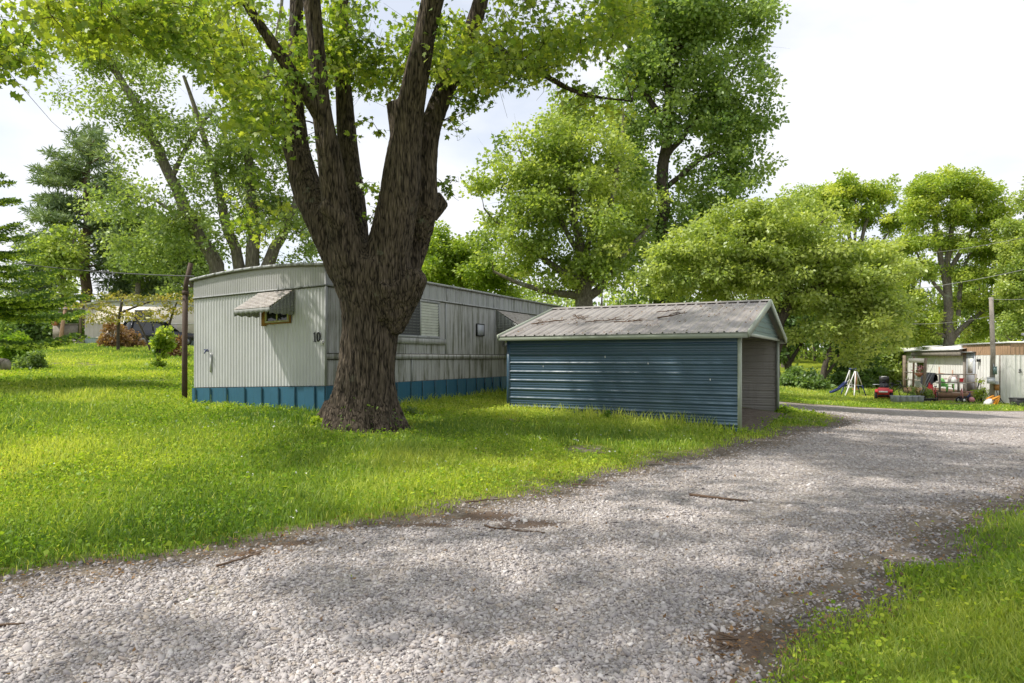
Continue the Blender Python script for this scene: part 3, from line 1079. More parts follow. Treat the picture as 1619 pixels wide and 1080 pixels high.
    c.box(TR, 1.435, 1.54, -.045, -.012, FL + 1.14, FL + 1.48)
    c.box(TR, .815, .836, -.04, -.012, FL + 1.16, FL + 1.48)
    c.box(TR, .836, 1.435, -.04, -.012, FL + 1.165, FL + 1.187)
    c.build("casing", M["raw_pine"], fr)
    awning(root, pe, .73, 1.61, FB - .03, FL + 1.41, .6, "awning_metal", "awning_side", 11)
    # side windows
    sw = window(root, ps, 2.1, 3.7, FL + .93, FB - .03, "fascia_metal", t=.05, mull=(.52,), panes=["blind_dark", "blind_white"], d=.016, name="window")
    s_ = MB()
    s_.box(TR, -.06, -.012, 2.0, 3.95, FL + .80, FL + .92)
    s_.build("sill", M["side_siding"], sw)
    sw = window(root, ps, .45, 1.5, FL + .95, FB - .03, "fascia_metal", t=.05, mull=(.5,), panes=["blind_dark", "blind_dark"], d=.016, name="window")
    sw = window(root, ps, 6.9, 8.2, FL + .8, FB - .1, "fascia_metal", t=.05, mull=(.5,), d=.016, name="window")
    awning(root, ps, 6.52, 8.4, FB - .04, FL + 1.25, .78, "awning_metal", "awning_side", 11)
    # small things fixed to the walls
    m_ = MB()
    m_.box(TR, -.045, -.008, 5.44, 5.78, FL + 1.07, FL + 1.34)
    pc = m_.build("panel_cover", M["box_grey"], root)
    m_ = MB()
    for a in ((5.42, 5.44, 1.05, 1.36), (5.78, 5.80, 1.05, 1.36)):
        m_.box(TR, -.05, -.01, a[0], a[1], FL + a[2], FL + a[3])
    m_.box(TR, -.05, -.01, 5.44, 5.78, FL + 1.34, FL + 1.36)
    m_.box(TR, -.05, -.01, 5.44, 5.78, FL + 1.05, FL + 1.07)
    m_.build("cover_rim", M["black_iron"], pc)

    def digit(ch, px_u, w, h, wd, mat, parent=root):
        return glyph(ch, lambda a, b_: pe(px_u - a, .014, w + b_), mat, parent, h, wd, pe(0, .012, 0) - pe(0, 0, 0))
    digit('1', .275, FL + .79, .175, .07, "black_iron")
    digit('0', .2, FL + .79, .175, .095, "black_iron")
    m_ = MB()
    m_.box(TR, .075, .125, -.022, -.012, FL + .735, FL + .81)
    st = m_.build("number_sticker", M["white_plastic"], root)
    glyph('1', lambda a, b_: pe(.115 - a, .023, FL + .745 + b_), "grey_metal", st, .06, .03, pe(0, .002, 0) - pe(0, 0, 0))
    m_ = MB()
    m_.box(TR, .008, .072, -.024, -.012, FL + .725, FL + .815)
    st = m_.build("number_sticker", M["white_plastic"], root)
    glyph('0', lambda a, b_: pe(.064 - a, .025, FL + .735 + b_), "black_iron", st, .075, .05, pe(0, .002, 0) - pe(0, 0, 0))
    hb = MB()
    q = pe(3.0, .02, FL + .72)
    hb.tube([q, q - TR.V * .08], .014, 8)
    hb.tube([q - TR.V * .07, q - TR.V * .1 - up * .05], .011, 8)
    hb.bar(q - TR.V * .06 - TR.U * .05 + up * .025, q - TR.V * .06 + TR.U * .05 + up * .025, .018)
    hb.build("garden_tap", M["blue_plastic"], root)
    dr = MB()
    dr.box(TR, 2.92, 2.96, -.026, -.01, FL + .3, FL + .68)
    dr.build("drain_strip", M["end_siding"], root)
    return root


home_ten()


# ---------------------------------------------------------------- the carport
def carport():
    root = thing("carport", (5.2, 15.0, .1), "open ended metal carport with dark blue ribbed side wall and debris on its pale roof", "carport")
    L, Wd = 4.93, 5.5
    z0, z1, zr = .04, 1.93, 2.69
    up = CP.W
    # front wall, ribs running lengthwise
    prof = ribs(z1 - z0, .189, .018, .019, .014, minor=2)
    MB().strip(prof, CP.p(.03, 0, z0), up, -CP.V, CP.U, L - .03).build("front_wall", M["carport_blue"], root)
    MB().strip(prof, CP.p(.03, Wd, z0), up, CP.V, CP.U, L - .03).build("back_wall", M["carport_inside"], root)
    iw = MB()
    iw.strip([(a, d * .8) for a, d in prof], CP.p(.03, .012, z0), up, CP.V, CP.U, L - .03)
    iw.build("wall_lining", M["carport_inside"], root)
    # corner posts and the frame inside
    for u, v, mt in ((-.005, -.03, "trim_sage"), (-.005, Wd - .05, "trim_sage"), (L - .05, -.02, "carport_blue"), (L - .05, Wd - .05, "trim_sage")):
        m = MB()
        m.box(CP, u, u + .065, v, v + .075, z0 - .12, z1 + .02)
        m.build("post", M[mt], root)
    for u in (1.2, 2.4, 3.6):
        for va in (.03, Wd - .09):
            m = MB()
            m.box(CP, u, u + .06, va, va + .06, z0, z1)
            m.build("wall_stud", M["grey_metal"], root)
    # roof: two ribbed slopes, ridge cap, eave and rake trim
    ov, ohe = .16, .17
    mid = Wd / 2
    sl = (zr - z1 - .02) / (mid + .0)
    for s in (0, 1):
        e = -ohe if s == 0 else Wd + ohe
        ez = z1 + .035 - ohe * sl
        base = CP.p(-ov, e, ez)
        run = CP.p(-ov, mid, zr + .02) - base
        Lr = np.linalg.norm(run)
        nrm = np.cross(CP.U, run / Lr)
        nrm *= np.sign(nrm[2])
        m = MB()
        m.strip(ribs(L + 2 * ov, .23, .022, .028, .013, minor=1), base, CP.U, nrm, run / Lr, Lr)
        m.strip([(0, -.012), (L + 2 * ov, -.012)], base, CP.U, nrm, run / Lr, Lr)
        m.build("roof_slope", M["roof_sheet"], root)
        t = MB()
        v0, v1 = (e + .01, e + .035) if s == 0 else (e - .035, e - .01)
        t.box(CP, -ov + .02, L + ov - .02, v0, v1, ez - .1, ez + .005)
        t.build("eave_trim", M["trim_sage"], root)
        for uu in (-ov - .012, L + ov - .02):
            r = MB()
            r.bar(CP.p(uu + .016, e, ez - .03), CP.p(uu + .016, mid, zr - .012), .034, .13)
            r.build("rake_trim", M["trim_sage"], root)
    rc = MB()
    for s in (-1, 1):
        rc.add([CP.p(-ov - .01, mid, zr + .052), CP.p(L + ov + .01, mid, zr + .052), CP.p(L + ov + .01, mid + s * .16, zr + .05 - .16 * sl), CP.p(-ov - .01, mid + s * .16, zr + .05 - .16 * sl)], [(0, 1, 2, 3)])
    rc.build("ridge_cap", M["roof_sheet"], root)
    # gable panels, ribs level
    for uu, sgn in ((0.0, -1), (L, 1)):
        m = MB()
        rows = ribs(zr - z1 - .03, .11, .014, .014, .012)
        for (a, d), (a2, d2) in zip(rows[:-1], rows[1:]):
            h0, h1 = (zr - z1 - .02 - a) / (zr - z1 - .02) * mid, (zr - z1 - .02 - a2) / (zr - z1 - .02) * mid
            q0, q1 = CP.U * sgn * d, CP.U * sgn * d2
            m.add([CP.p(uu, mid - h0, z1 + a) + q0, CP.p(uu, mid + h0, z1 + a) + q0, CP.p(uu, mid + h1, z1 + a2) + q1, CP.p(uu, mid - h1, z1 + a2) + q1], [(0, 1, 2, 3)])
        m.build("gable_panel", M["gable_teal"], root)
        h = MB()
        h.bar(CP.p(uu, 0, z1 - .02), CP.p(uu, Wd, z1 - .02), .05, .06)
        h.build("gable_beam", M["trim_sage"], root)
    for u in (1.2, 2.4, 3.6):
        for va in (.05, Wd - .05):
            m = MB()
            m.bar(CP.p(u, va, z1), CP.p(u, mid, zr - .04), .05, .06)
            m.build("rafter", M["grey_metal"], root)
    # paint chips on the wall (scars with a shape of their own)
    for k, (a, b) in enumerate([(.55, 1.02), (1.75, 1.32), (2.65, 1.45), (4.05, 1.25)]):
        m = MB()
        w = random.uniform(.008, .02)
        m.add([CP.p(a, -.021, b), CP.p(a + w, -.021, b + .01), CP.p(a + w * .7, -.021, b + .05), CP.p(a + .002, -.021, b + .035)], [(0, 1, 2, 3)])
        m.build("paint_chip", M["white_plastic"], root)
    return root, sl


_, CP_SLOPE = carport()


# ---------------------------------------------------------------- distant trailer on the left with its porch
def home_left():
    o = P(134, 545, 48)
    o[2] = 0
    fr = Fr(o, math.radians(6))
    fr.V = fr.V
    g = 2.3
    root = thing("mobile_home", tuple(o[:2]) + (g,), "distant cream mobile home up the lawn with low arched roof, beside the dark car", "mobile home")
    Wd, L = 15.0, 4.2
    FLh, TOP = g + .62, g + 2.95
    m = MB()
    m.box(fr, 0, 8.3, 0, L, FLh, TOP)
    m.build("wall", M["far_siding"], root)
    m = MB()
    m.box(fr, 8.32, Wd + 8, 1.2, L + 1, FLh - .2, TOP - .15)
    m.build("rear_wall", M["far_siding"], root)
    m = MB()
    m.strip(ribs(6.3, .3, .03, .02, .02), fr.p(.02, -.02, FLh + .05), fr.U, -fr.V, fr.W, .95)
    m.build("panel_band", M["far_panel"], root)
    m = MB()
    m.box(fr, 0, 8.3, -.04, -.012, FLh + .98, FLh + 1.03)
    m.box(fr, 0, 8.3, -.04, -.012, FLh - .03, FLh + .04)
    m.build("trim", M["white_paint"], root)
    m = MB()
    m.strip(ribs(8.3, .25, .03, .02, .02), fr.p(0, .02, g - .4), fr.U, -fr.V, fr.W, FLh - g + .36)
    m.build("skirt", M["skirt_pale"], root)
    n = 10
    us = np.linspace(-.25, 8.5, n + 1)
    ws = [TOP + .02 + .5 * (1 - ((u - 4.1) / 4.4) ** 2) for u in us]
    m = MB()
    for i in range(n):
        m.add([fr.p(us[i], -.3, ws[i]), fr.p(us[i + 1], -.3, ws[i + 1]), fr.p(us[i + 1], L, ws[i + 1]), fr.p(us[i], L, ws[i]),
               fr.p(us[i], -.3, ws[i] - .16), fr.p(us[i + 1], -.3, ws[i + 1] - .16)], [(0, 1, 2, 3), (0, 1, 5, 4)])
        m.add([fr.p(us[i], -.02, ws[i] - .15), fr.p(us[i + 1], -.02, ws[i + 1] - .15), fr.p(us[i + 1], -.02, TOP - .1), fr.p(us[i], -.02, TOP - .1)], [(0, 1, 2, 3)])
    m.build("roof", M["white_roof"], root)

    def pf(u, d, w):
        return fr.p(u, -d, w)
    window(root, pf, 3.4, 4.6, FLh + 1.06, FLh + 2.0, "far_panel", t=.06, mull=(.5,), name="window")
    # porch at the left end
    m = MB()
    m.box(fr, -2.4, -.02, .2, 3.2, g + .42, g + .56)
    m.build("porch_floor", M["grey_wood"], root)
    m = MB()
    m.box(fr, -2.9, .0, -.3, 3.2, TOP - .35, TOP - .27)
    m.build("porch_roof", M["grey_metal"], root)
    m = MB()
    m.tube([fr.p(-1.6, -.1, g - .3), fr.p(-1.45, -.12, g + 1.4), fr.p(-1.1, -.14, TOP + .5)], [.15, .13, .12], 9)
    m.build("log_post", M["pink_wood"], root)
    m = MB()
    m.box(fr, -.5, -.36, .2, .34, g + .56, TOP - .35)
    m.build("porch_post", M["old_wood"], root)
    m = MB()
    m.box(fr, -2.3, -.6, .28, .34, g + .6, g + 1.55)
    m.box(fr, -2.3, -.45, .22, .34, g + 1.55, g + 1.62)
    m.build("railing", M["grey_wood"], root)
    for k in range(3):
        m = MB()
        m.box(fr, -1.0, 0, -.15 - .26 * k, .19 - .26 * k, g + .3 - .16 * k, g + .42 - .16 * k)
        m.build("step", M["grey_wood"], root)
    q = fr.p(-2.0, .0, g + 1.45)
    pot = thing("hanging_pot", q, "small terracotta flower pot hanging at the far porch", "flower pot")
    MB().lathe(q, [(.12, 0), (.2, .1), (.24, .28), (.2, .28)], 12).build("pot", M["terracotta"], pot)
    MB().tube([q + [.2, 0, .26], q + [0, 0, 1.0]], .012, 4).tube([q + [-.2, 0, .26], q + [0, 0, 1.0]], .012, 4).build("hanger", M["cable_black"], pot)


home_left()


# ---------------------------------------------------------------- the dark car up the lawn
def far_car():
    c = P(252, 548, 46.5)
    g = g1(c[0], c[1])
    root = thing("parked_car", (c[0], c[1], g), "dark parked car seen from behind beyond the dead shrubs", "car")
    fr = Fr((c[0], c[1], g), math.radians(50))      # u forwards, v across
    prof_b = [(-2.3, .42), (-2.34, .8), (-2.25, 1.02), (.75, 1.02), (2.1, .9), (2.3, .72), (2.32, .42)]
    m = MB()
    m.prism([fr.p(u, -.9, w) for u, w in prof_b], fr.V * 1.8)
    m.build("body", M["suv_paint"], root)
    m = MB()
    low, top = [(-2.2, 1.02), (.95, 1.02)], [(-1.95, 1.68), (.2, 1.68)]
    V = [fr.p(low[0][0], -.86, 1.02), fr.p(low[1][0], -.86, 1.02), fr.p(low[1][0], .86, 1.02), fr.p(low[0][0], .86, 1.02),
         fr.p(top[0][0], -.68, 1.66), fr.p(top[1][0], -.68, 1.66), fr.p(top[1][0], .68, 1.66), fr.p(top[0][0], .68, 1.66)]
    m.add(V, [(0, 1, 5, 4), (1, 2, 6, 5), (2, 3, 7, 6), (3, 0, 4, 7)])
    m.build("window", M["dark_glass"], root)
    m = MB()
    m.box(fr, -2.02, .28, -.72, .72, 1.655, 1.71)
    m.build("roof", M["box_grey"], root)
    for s in (-1, 1):
        for a, b in (((-2.2, .87), (-1.97, .69)), ((.95, .87), (.2, .69)), ((-.75, .87), (-.75, .69))):
            MB().bar(fr.p(a[0], s * a[1], 1.0), fr.p(b[0], s * b[1], 1.67), .07).build("pillar", M["suv_paint"], root)
    m = MB()
    m.box(fr, -2.42, -2.3, -.88, .88, .42, .66)
    m.build("bumper", M["grey_metal"], root)
    m = MB()
    m.box(fr, -2.36, -2.33, -.28, .28, .78, .9)
    m.build("number_plate", M["white_plastic"], root)
    for s in (-1, 1):
        m = MB()
        m.box(fr, -2.36, -2.1, s * .62 if s > 0 else -.905, .905 if s > 0 else -.62, .8, .99)
        m.build("tail_lamp", M["tail_red"], root)
        for u in (-1.45, 1.45):
            w_ = MB()
            q = fr.p(u, s * .72, .34)
            w_.tube([q, q + fr.V * s * .2], .35, 16)
            wh = w_.build("wheel", M["tyre_rubber"], root)
            h = MB()
            h.tube([q + fr.V * s * .19, q + fr.V * s * .212], .2, 12)
            h.build("rim", M["grey_metal"], wh)


far_car()


# ---------------------------------------------------------------- mobile home number 8 on the right
def home_eight():
    g = -.72
    root = thing("mobile_home", (25.6, 38, g), "white mobile home number 8 across the lane with tan fascia", "mobile home")
    L, D = 16.5, 3.6
    T0, T1 = g + 2.32, g + 2.92

    def pl(u, d, w):
        return H8.p(u, d, w - H8.o[2])
    z = H8.o[2]
    H = Fr((H8.o[0], H8.o[1], 0), 0)
    H.U, H.V = H8.U, H8.V
    MB().strip(ribs(L, .35, .01, .008, .01), H.p(0, 0, g - .2), H.U, H.V, H.W, T0 - g + .2).build("side_wall", M["white_siding"], root)
    MB().strip(ribs(D, .2, .03, .02, .02), H.p(0, 0, g - .2), -H.V, -H.U, H.W, T0 - g + .2).build("end_wall", M["white_siding"], root)
    m = MB()
    m.box(H, .03, L, -D, -.03, g - .2, T0)
    m.build("wall", M["white_siding"], root)
    MB().strip(ribs(5.4, .24, .012, .01, .01), H.p(0, .01, T0), H.U, H.V, H.W, T1 - T0 - .05).build("side_fascia", M["tan_siding"], root)
    MB().strip(ribs(D, .17, .012, .01, .01), H.p(-.01, 0, T0), -H.V, -H.U, H.W, T1 - T0 - .05).build("end_fascia", M["tan_siding"], root)
    m = MB()
    m.box(H, .02, L, -D, -.01, T0, T1 - .06)
    m.build("upper_wall", M["white_siding"], root)
    m = MB()
    m.box(H, -.06, 5.6, -D - .1, .09, T1 - .05, T1 + .03)
    m.build("roof", M["white_roof"], root)
    m = MB()
    n = 6
    for k in range(n):
        f0, f1 = k / n, (k + 1) / n
        m.add([H.p(4.8, .4 - f0 * 2.2, T1 - .28 + f0 * .38), H.p(L + .2, .4 - f0 * 2.2, T1 - .28 + f0 * .38), H.p(L + .2, .4 - f1 * 2.2, T1 - .28 + f1 * .38), H.p(4.8, .4 - f1 * 2.2, T1 - .28 + f1 * .38)], [(0, 1, 2, 3)])
    m.box(H, 4.8, L + .2, .38, .41, T1 - .33, T1 - .26)
    m.build("porch_roof", M["white_roof"], root)
    m = MB()
    m.box(H, 4.85, 12.5, .24, .34, T0 - .05, T1 - .34)
    m.build("porch_beam", M["grey_wood"], root)
    MB().box(H, 4.95, 5.06, .02, .12, g, T0 + .02).build("wall_trim", M["grey_wood"], root)
    MB().box(H, 1.0, 1.09, .008, .035, g, T0).build("wall_trim", M["grey_wood"], root)
    # door, window by the door, windows at the far end
    m = MB()
    m.box(H, 3.75, 4.75, .02, .07, g + .3, T0 + .12)
    d = m.build("door", M["box_grey"], root)
    m = MB()
    m.box(H, 3.95, 4.55, .072, .08, g + 1.35, T0 - .05)
    m.build("pane", M["white_plastic"], d)
    m = MB()
    m.box(H, 3.7, 4.8, .02, .28, T0 + .13, T0 + .19)
    m.build("door_hood", M["grey_metal"], d)

    def pw(u, dd, w):
        return H.p(u, dd, w)
    window(root, pw, 14.3, 15.6, g + 1.0, g + 2.0, "old_wood", t=.07, mull=(.5,), name="window")
    window(root, pw, 11.2, 12.4, g + .95, g + 2.0, "old_wood", t=.07, mull=(), name="window")
    m = MB()
    m.box(H, 3.15, 3.32, .01, .14, T0 - .35, T0 - .2)
    m.bar(H.p(3.2, .1, T0 - .22), H.p(3.2, .1, T0 - .75), .02)
    m.build("porch_lamp", M["black_iron"], root)
    # the 8, the roof vent
    glyph('8', lambda a, b: H.p(-.02, -.32 - a, g + 1.45 + b), "black_iron", root, .2, .12, -H.U * .015)
    q = H.p(.9, -1.2, T1)
    vent = MB().lathe(q, [(.28, -.1), (.28, .12), (.2, .14), (.18, .34), (.34, .36), (.34, .46), (.05, .5)], 14).build("roof_vent", M["grey_metal"], root)
    m = MB()
    m.box(H, -.018, -.006, -.95, -.75, g + .35, g + .42)
    m.build("drain_cap", M["terracotta"], root)
    # deck with rails, steps
    dk = thing("porch_deck", H.p(5, 1, g), "low brown timber porch deck with thin rails before the white mobile home", "deck")
    s0, s1, p0, p1 = 3.0, 8.6, .14, 2.0
    dz = g + .38
    m = MB()
    k = s0
    while k < s1:
        m.box(H, k, k + .135, p0, p1, dz - .03, dz)
        k += .145
    m.build("deck_board", M["brown_wood"], dk)
    m = MB()
    for w0, w1 in ((g - .2, g + .05), (g + .07, dz - .04)):
        m.box(H, s0 - .03, s0, p0, p1, w0, w1)
        m.box(H, s0, s1, p1, p1 + .03, w0, w1)
    m.build("skirt_board", M["brown_wood"], dk)
    for s, p_ in ((s0, .25), (s0, 1.05), (s0, 1.92), (5.4, 1.92), (8.5, 1.92)):
        m = MB()
        m.box(H, s, s + .08, p_, p_ + .08, dz, dz + .95)
        m.build("rail_post", M["grey_wood"], dk)
    for w in (.5, .93):
        m = MB()
        m.bar(H.p(s0 + .04, .25, dz + w), H.p(s0 + .04, 1.98, dz + w), .04, .06)
        m.bar(H.p(s0 + .04, 1.98, dz + w), H.p(s1, 1.98, dz + w), .04, .06)
        m.build("rail", M["grey_wood"], dk)
    m = MB()
    m.box(H, 8.45, 8.6, 1.9, 2.05, g, T0)
    m.build("porch_post", M["old_wood"], dk)
    return H, g, dz


HB, G8, DZ = home_eight()

# ---------------------------------------------------------------- the big maple
def px_limb(Z, *pts):
    """(px, py, width px[, depth]) -> points and radii."""
    p, r = [], []
    for q in pts:
        z = q[3] if len(q) > 3 else Z
        p.append(P(q[0], q[1], z))
        r.append(q[2] / 2 * z / FPX)
    return np.array(p), np.array(r)


def big_maple():
    base = np.array([-2.43, 11.0, g1(-2.43, 11.0)])
    root = thing("maple_tree", base, "massive multi-stemmed maple in front of the grey mobile home, thick furrowed trunk", "tree")
    tr = px_limb(11.0, (574, 700, 150), (574, 672, 132), (575, 640, 108), (578, 600, 92), (582, 560, 86), (587, 500, 90), (589, 465, 102), (590, 435, 114), (592, 415, 110), (594, 400, 80))
    main = [tr,
            px_limb(11.0, (586, 560, 46), (575, 480, 60), (543, 415, 60, 11.1), (509, 350, 52, 11.2), (482, 290, 50, 11.4), (469, 235, 40, 11.5), (464, 160, 32, 11.6), (468, 60, 24, 11.7), (470, -80, 22, 11.8)),
            px_limb(11.0, (586, 570, 46, 10.95), (575, 480, 62, 10.82), (553, 405, 56, 10.65), (533, 330, 46, 10.5), (521, 250, 40, 10.4), (507, 165, 33, 10.3), (499, 60, 28, 10.2), (488, -40, 32, 10.1), (470, -200, 22, 10)),
            px_limb(11.0, (586, 560, 50, 11.1), (570, 450, 70, 11.3), (563, 380, 42, 11.7), (556, 300, 38, 11.9), (548, 210, 33, 12), (540, 100, 24, 12.1), (540, -60, 24, 12.2)),
            px_limb(11.0, (590, 570, 46, 11), (604, 460, 78, 10.85), (617, 385, 72, 10.8), (632, 310, 64, 10.7), (639, 240, 56, 10.7), (650, 165, 46, 10.6), (671, 60, 37, 10.5), (690, -30, 38, 10.4), (700, -180, 26, 10.2)),
            px_limb(11.0, (592, 560, 46, 11.05), (620, 455, 66, 11.15), (652, 390, 50, 11.4), (670, 325, 46, 11.1), (672, 260, 38, 11.1), (680, 200, 36, 11.1), (706, 135, 33, 11.3), (732, 82, 27, 11.4), (755, 20, 28, 11.3), (775, -60, 22, 11.2), (790, -180, 16, 11)),
            # cut stubs and burrs
            px_limb(11.0, (615, 520, 40, 10.9), (642, 455, 56, 10.8), (661, 438, 38, 10.7), (668, 434, 28, 10.68)),
            px_limb(11.0, (606, 500, 40, 10.75), (612, 455, 40, 10.58), (613, 446, 28, 10.46)),
            px_limb(11.0, (474, 262, 40, 11.4), (461, 232, 30, 11.4), (455, 222, 27, 11.4)),
            px_limb(11.0, (636, 215, 42, 10.7), (628, 180, 34, 10.62), (622, 160, 27, 10.6)),
            px_limb(11.0, (676, 335, 40, 11.4), (694, 318, 32, 11.4), (702, 314, 26, 11.4)),
            px_limb(11.0, (540, 350, 40, 10.45), (520, 330, 26, 10.35), (508, 322, 18, 10.3)),
            # root flare
            px_limb(11.0, (548, 640, 60), (528, 668, 40), (500, 690, 22, 10.9)),
            px_limb(11.0, (600, 640, 60), (622, 668, 40), (645, 690, 20, 11.0)),
            px_limb(11.0, (570, 640, 60, 10.75), (568, 672, 40, 10.55), (560, 695, 22, 10.4)),
            px_limb(11.0, (595, 645, 50, 10.8), (600, 674, 36, 10.6), (606, 697, 22, 10.45)),
            px_limb(11.0, (530, 645, 40, 11.2), (515, 665, 30, 11.2), (490, 684, 18, 11.2)),
            # limbs that leave the stems
            px_limb(10.3, (512, 190, 30), (490, 160, 26, 10.2), (455, 105, 22, 10), (415, 45, 19, 9.8), (385, 0, 17, 9.7), (340, -70, 15, 9.5), (260, -160, 11, 9)),
            px_limb(11.4, (728, 90, 26), (770, 66, 18, 11.2), (800, 85, 14, 11), (845, 110, 12, 10.8), (880, 130, 10, 10.7), (920, 152, 7, 10.6), (1000, 160, 5, 10.5)),
            ]
    V, F, n = [], [], 0
    for p, r in main:
        q, rr = resample(p, r, 0.1)
        v, f = tube_arr(q, rr, 14)
        V.append(v)
        m = len(v)
        F += [tuple(x + n) for x in f] + [tuple(range(n, n + 14))[::-1], tuple(range(n + m - 14, n + m))]
        n += m
    V = np.vstack(V)
    me = raw_mesh("trunk", V - base, F, M["maple_bark"])
    o = bpy.data.objects.new("trunk", me)
    scene.collection.objects.link(o)
    md = o.modifiers.new("remesh", 'REMESH')
    md.mode = 'VOXEL'
    md.voxel_size = 0.026
    sm = o.modifiers.new("smooth", 'SMOOTH')
    sm.factor = 0.6
    sm.iterations = 5
    dg = bpy.context.evaluated_depsgraph_get()
    me2 = bpy.data.meshes.new_from_object(o.evaluated_get(dg))
    o.modifiers.clear()
    o.data = me2
    bpy.data.meshes.remove(me)
    me2.name = "trunk"
    o.parent = root
    N = len(me2.vertices)
    co = np.empty(N * 3, np.float32)
    no = np.empty(N * 3, np.float32)
    me2.vertices.foreach_get("co", co)
    me2.vertex_normals.foreach_get("vector", no)
    co, no = co.reshape(-1, 3), no.reshape(-1, 3)
    d = np.empty(N)
    for i in range(N):
        x, y, z = co[i]
        ridg = 1 - abs(mnoise.noise((x * 9 + z * 1.2, y * 9, z * 1.6))) * 2
        d[i] = 0.022 * ridg + 0.03 * mnoise.noise((x * 2.2, y * 2.2, z * 1.1 + 7)) + 0.012 * (1 - 2 * abs(mnoise.noise((x * 20 + z * 2, y * 20, z * 3.5))))
    amp = np.clip((6.0 - co[:, 2]) / 4, 0.35, 1)
    co = co + no * (d * amp - 0.016)[:, None]
    me2.vertices.foreach_set("co", co.astype(np.float32).ravel())
    me2.polygons.foreach_set("use_smooth", np.ones(len(me2.polygons), bool))
    me2.materials.clear()
    me2.materials.append(M["maple_bark"])
    me2.update()
    # crown: what hangs into view, placed clump by clump, then the unseen high crown, shaped to shade the lane
    cl = []

    def band(x0, x1, ylow, n, r, Za, Zb, up=1.0):
        for _ in range(n):
            x = random.uniform(x0, x1)
            yl = np.interp(x, [q[0] for q in ylow], [q[1] for q in ylow])
            y = yl - abs(random.gauss(0, 1)) * 55 - 8
            cl.append(np.append(P(x, y, random.uniform(Za, Zb)), r * random.uniform(.8, 1.7)))
    # left fringe, close to the camera
    band(-60, 210, [(-60, 150), (0, 105), (60, 80), (130, 70), (210, 60)], 30, .36, 7.5, 10)
    cl.append(np.append(P(30, 95, 8.0), .22))
    band(200, 480, [(200, 60), (300, 90), (380, 150), (430, 230), (480, 170)], 60, .36, 8.5, 12.5)
    band(340, 450, [(340, 130), (400, 230), (440, 260), (450, 250)], 13, .28, 11.3, 12.8)
    band(480, 700, [(480, 120), (560, 150), (620, 150), (660, 130), (700, 120)], 50, .34, 10.6, 13.0)
    band(690, 1000, [(690, 120), (740, 150), (800, 140), (860, 120), (930, 75), (1000, 50)], 70, .36, 9.6, 12.5)
    band(860, 1010, [(860, 165), (930, 180), (1010, 190)], 12, .22, 10, 11)
    for x, y in ((712, 150), (730, 165), (742, 175), (752, 150), (768, 158), (716, 185), (800, 130), (700, 190), (722, 205)):
        cl.append(np.append(P(x, y, 10.9 + random.random() * .5), .2))
    for x, y, r in ((590, 300, .2), (598, 330, .18), (586, 345, .18), (575, 290, .15), (700, 290, .2), (712, 305, .18), (716, 285, .16), (640, 270, .12), (660, 275, .12), (650, 215, .15), (600, 210, .12), (575, 190, .16), (560, 215, .14), (470, 370, .12), (560, 360, .1)):
        cl.append(np.append(P(x, y, 11.4), r))
    band(375, 470, [(375, 390), (410, 400), (440, 380), (470, 330)], 13, .22, 11.2, 12.4)
    hid = []
    while len(hid) < 250:
        d_ = unit(rng.normal(size=3))
        q = np.array([-2.2, 9.2, 11.3]) + d_ * np.array([10.0, 8.6, 5.2]) * rng.random() ** .4
        if q[2] > EYE + .534 * max(q[1], 0.5) + 1.0 and q[2] > 5.5 and vnoise(q[0] * .35 + 9, q[1] * .35, 11) > .34 and (q[0] > -5.5 or q[1] < 5.2):
            hid.append(np.append(q, .75 * rng.uniform(.7, 1.3)))
    while len(hid) < 315:  # unseen extra clumps toward the camera, added to shade the gravel
        q = np.array([-6.5, 2.2, 9.0]) + unit(rng.normal(size=3)) * np.array([5.0, 3.2, 2.6]) * rng.random() ** .4
        if q[2] > EYE + .534 * max(q[1], 0.5) + 1.0 and q[2] > 6 and q[1] < 4.4:
            hid.append(np.append(q, .6 * rng.uniform(.7, 1.3)))
    vis = np.array(cl)
    limbs = [main[i] for i in (1, 2, 3, 4, 5, 17, 18)]
    _crown(root, base, limbs, vis, np.array(hid))


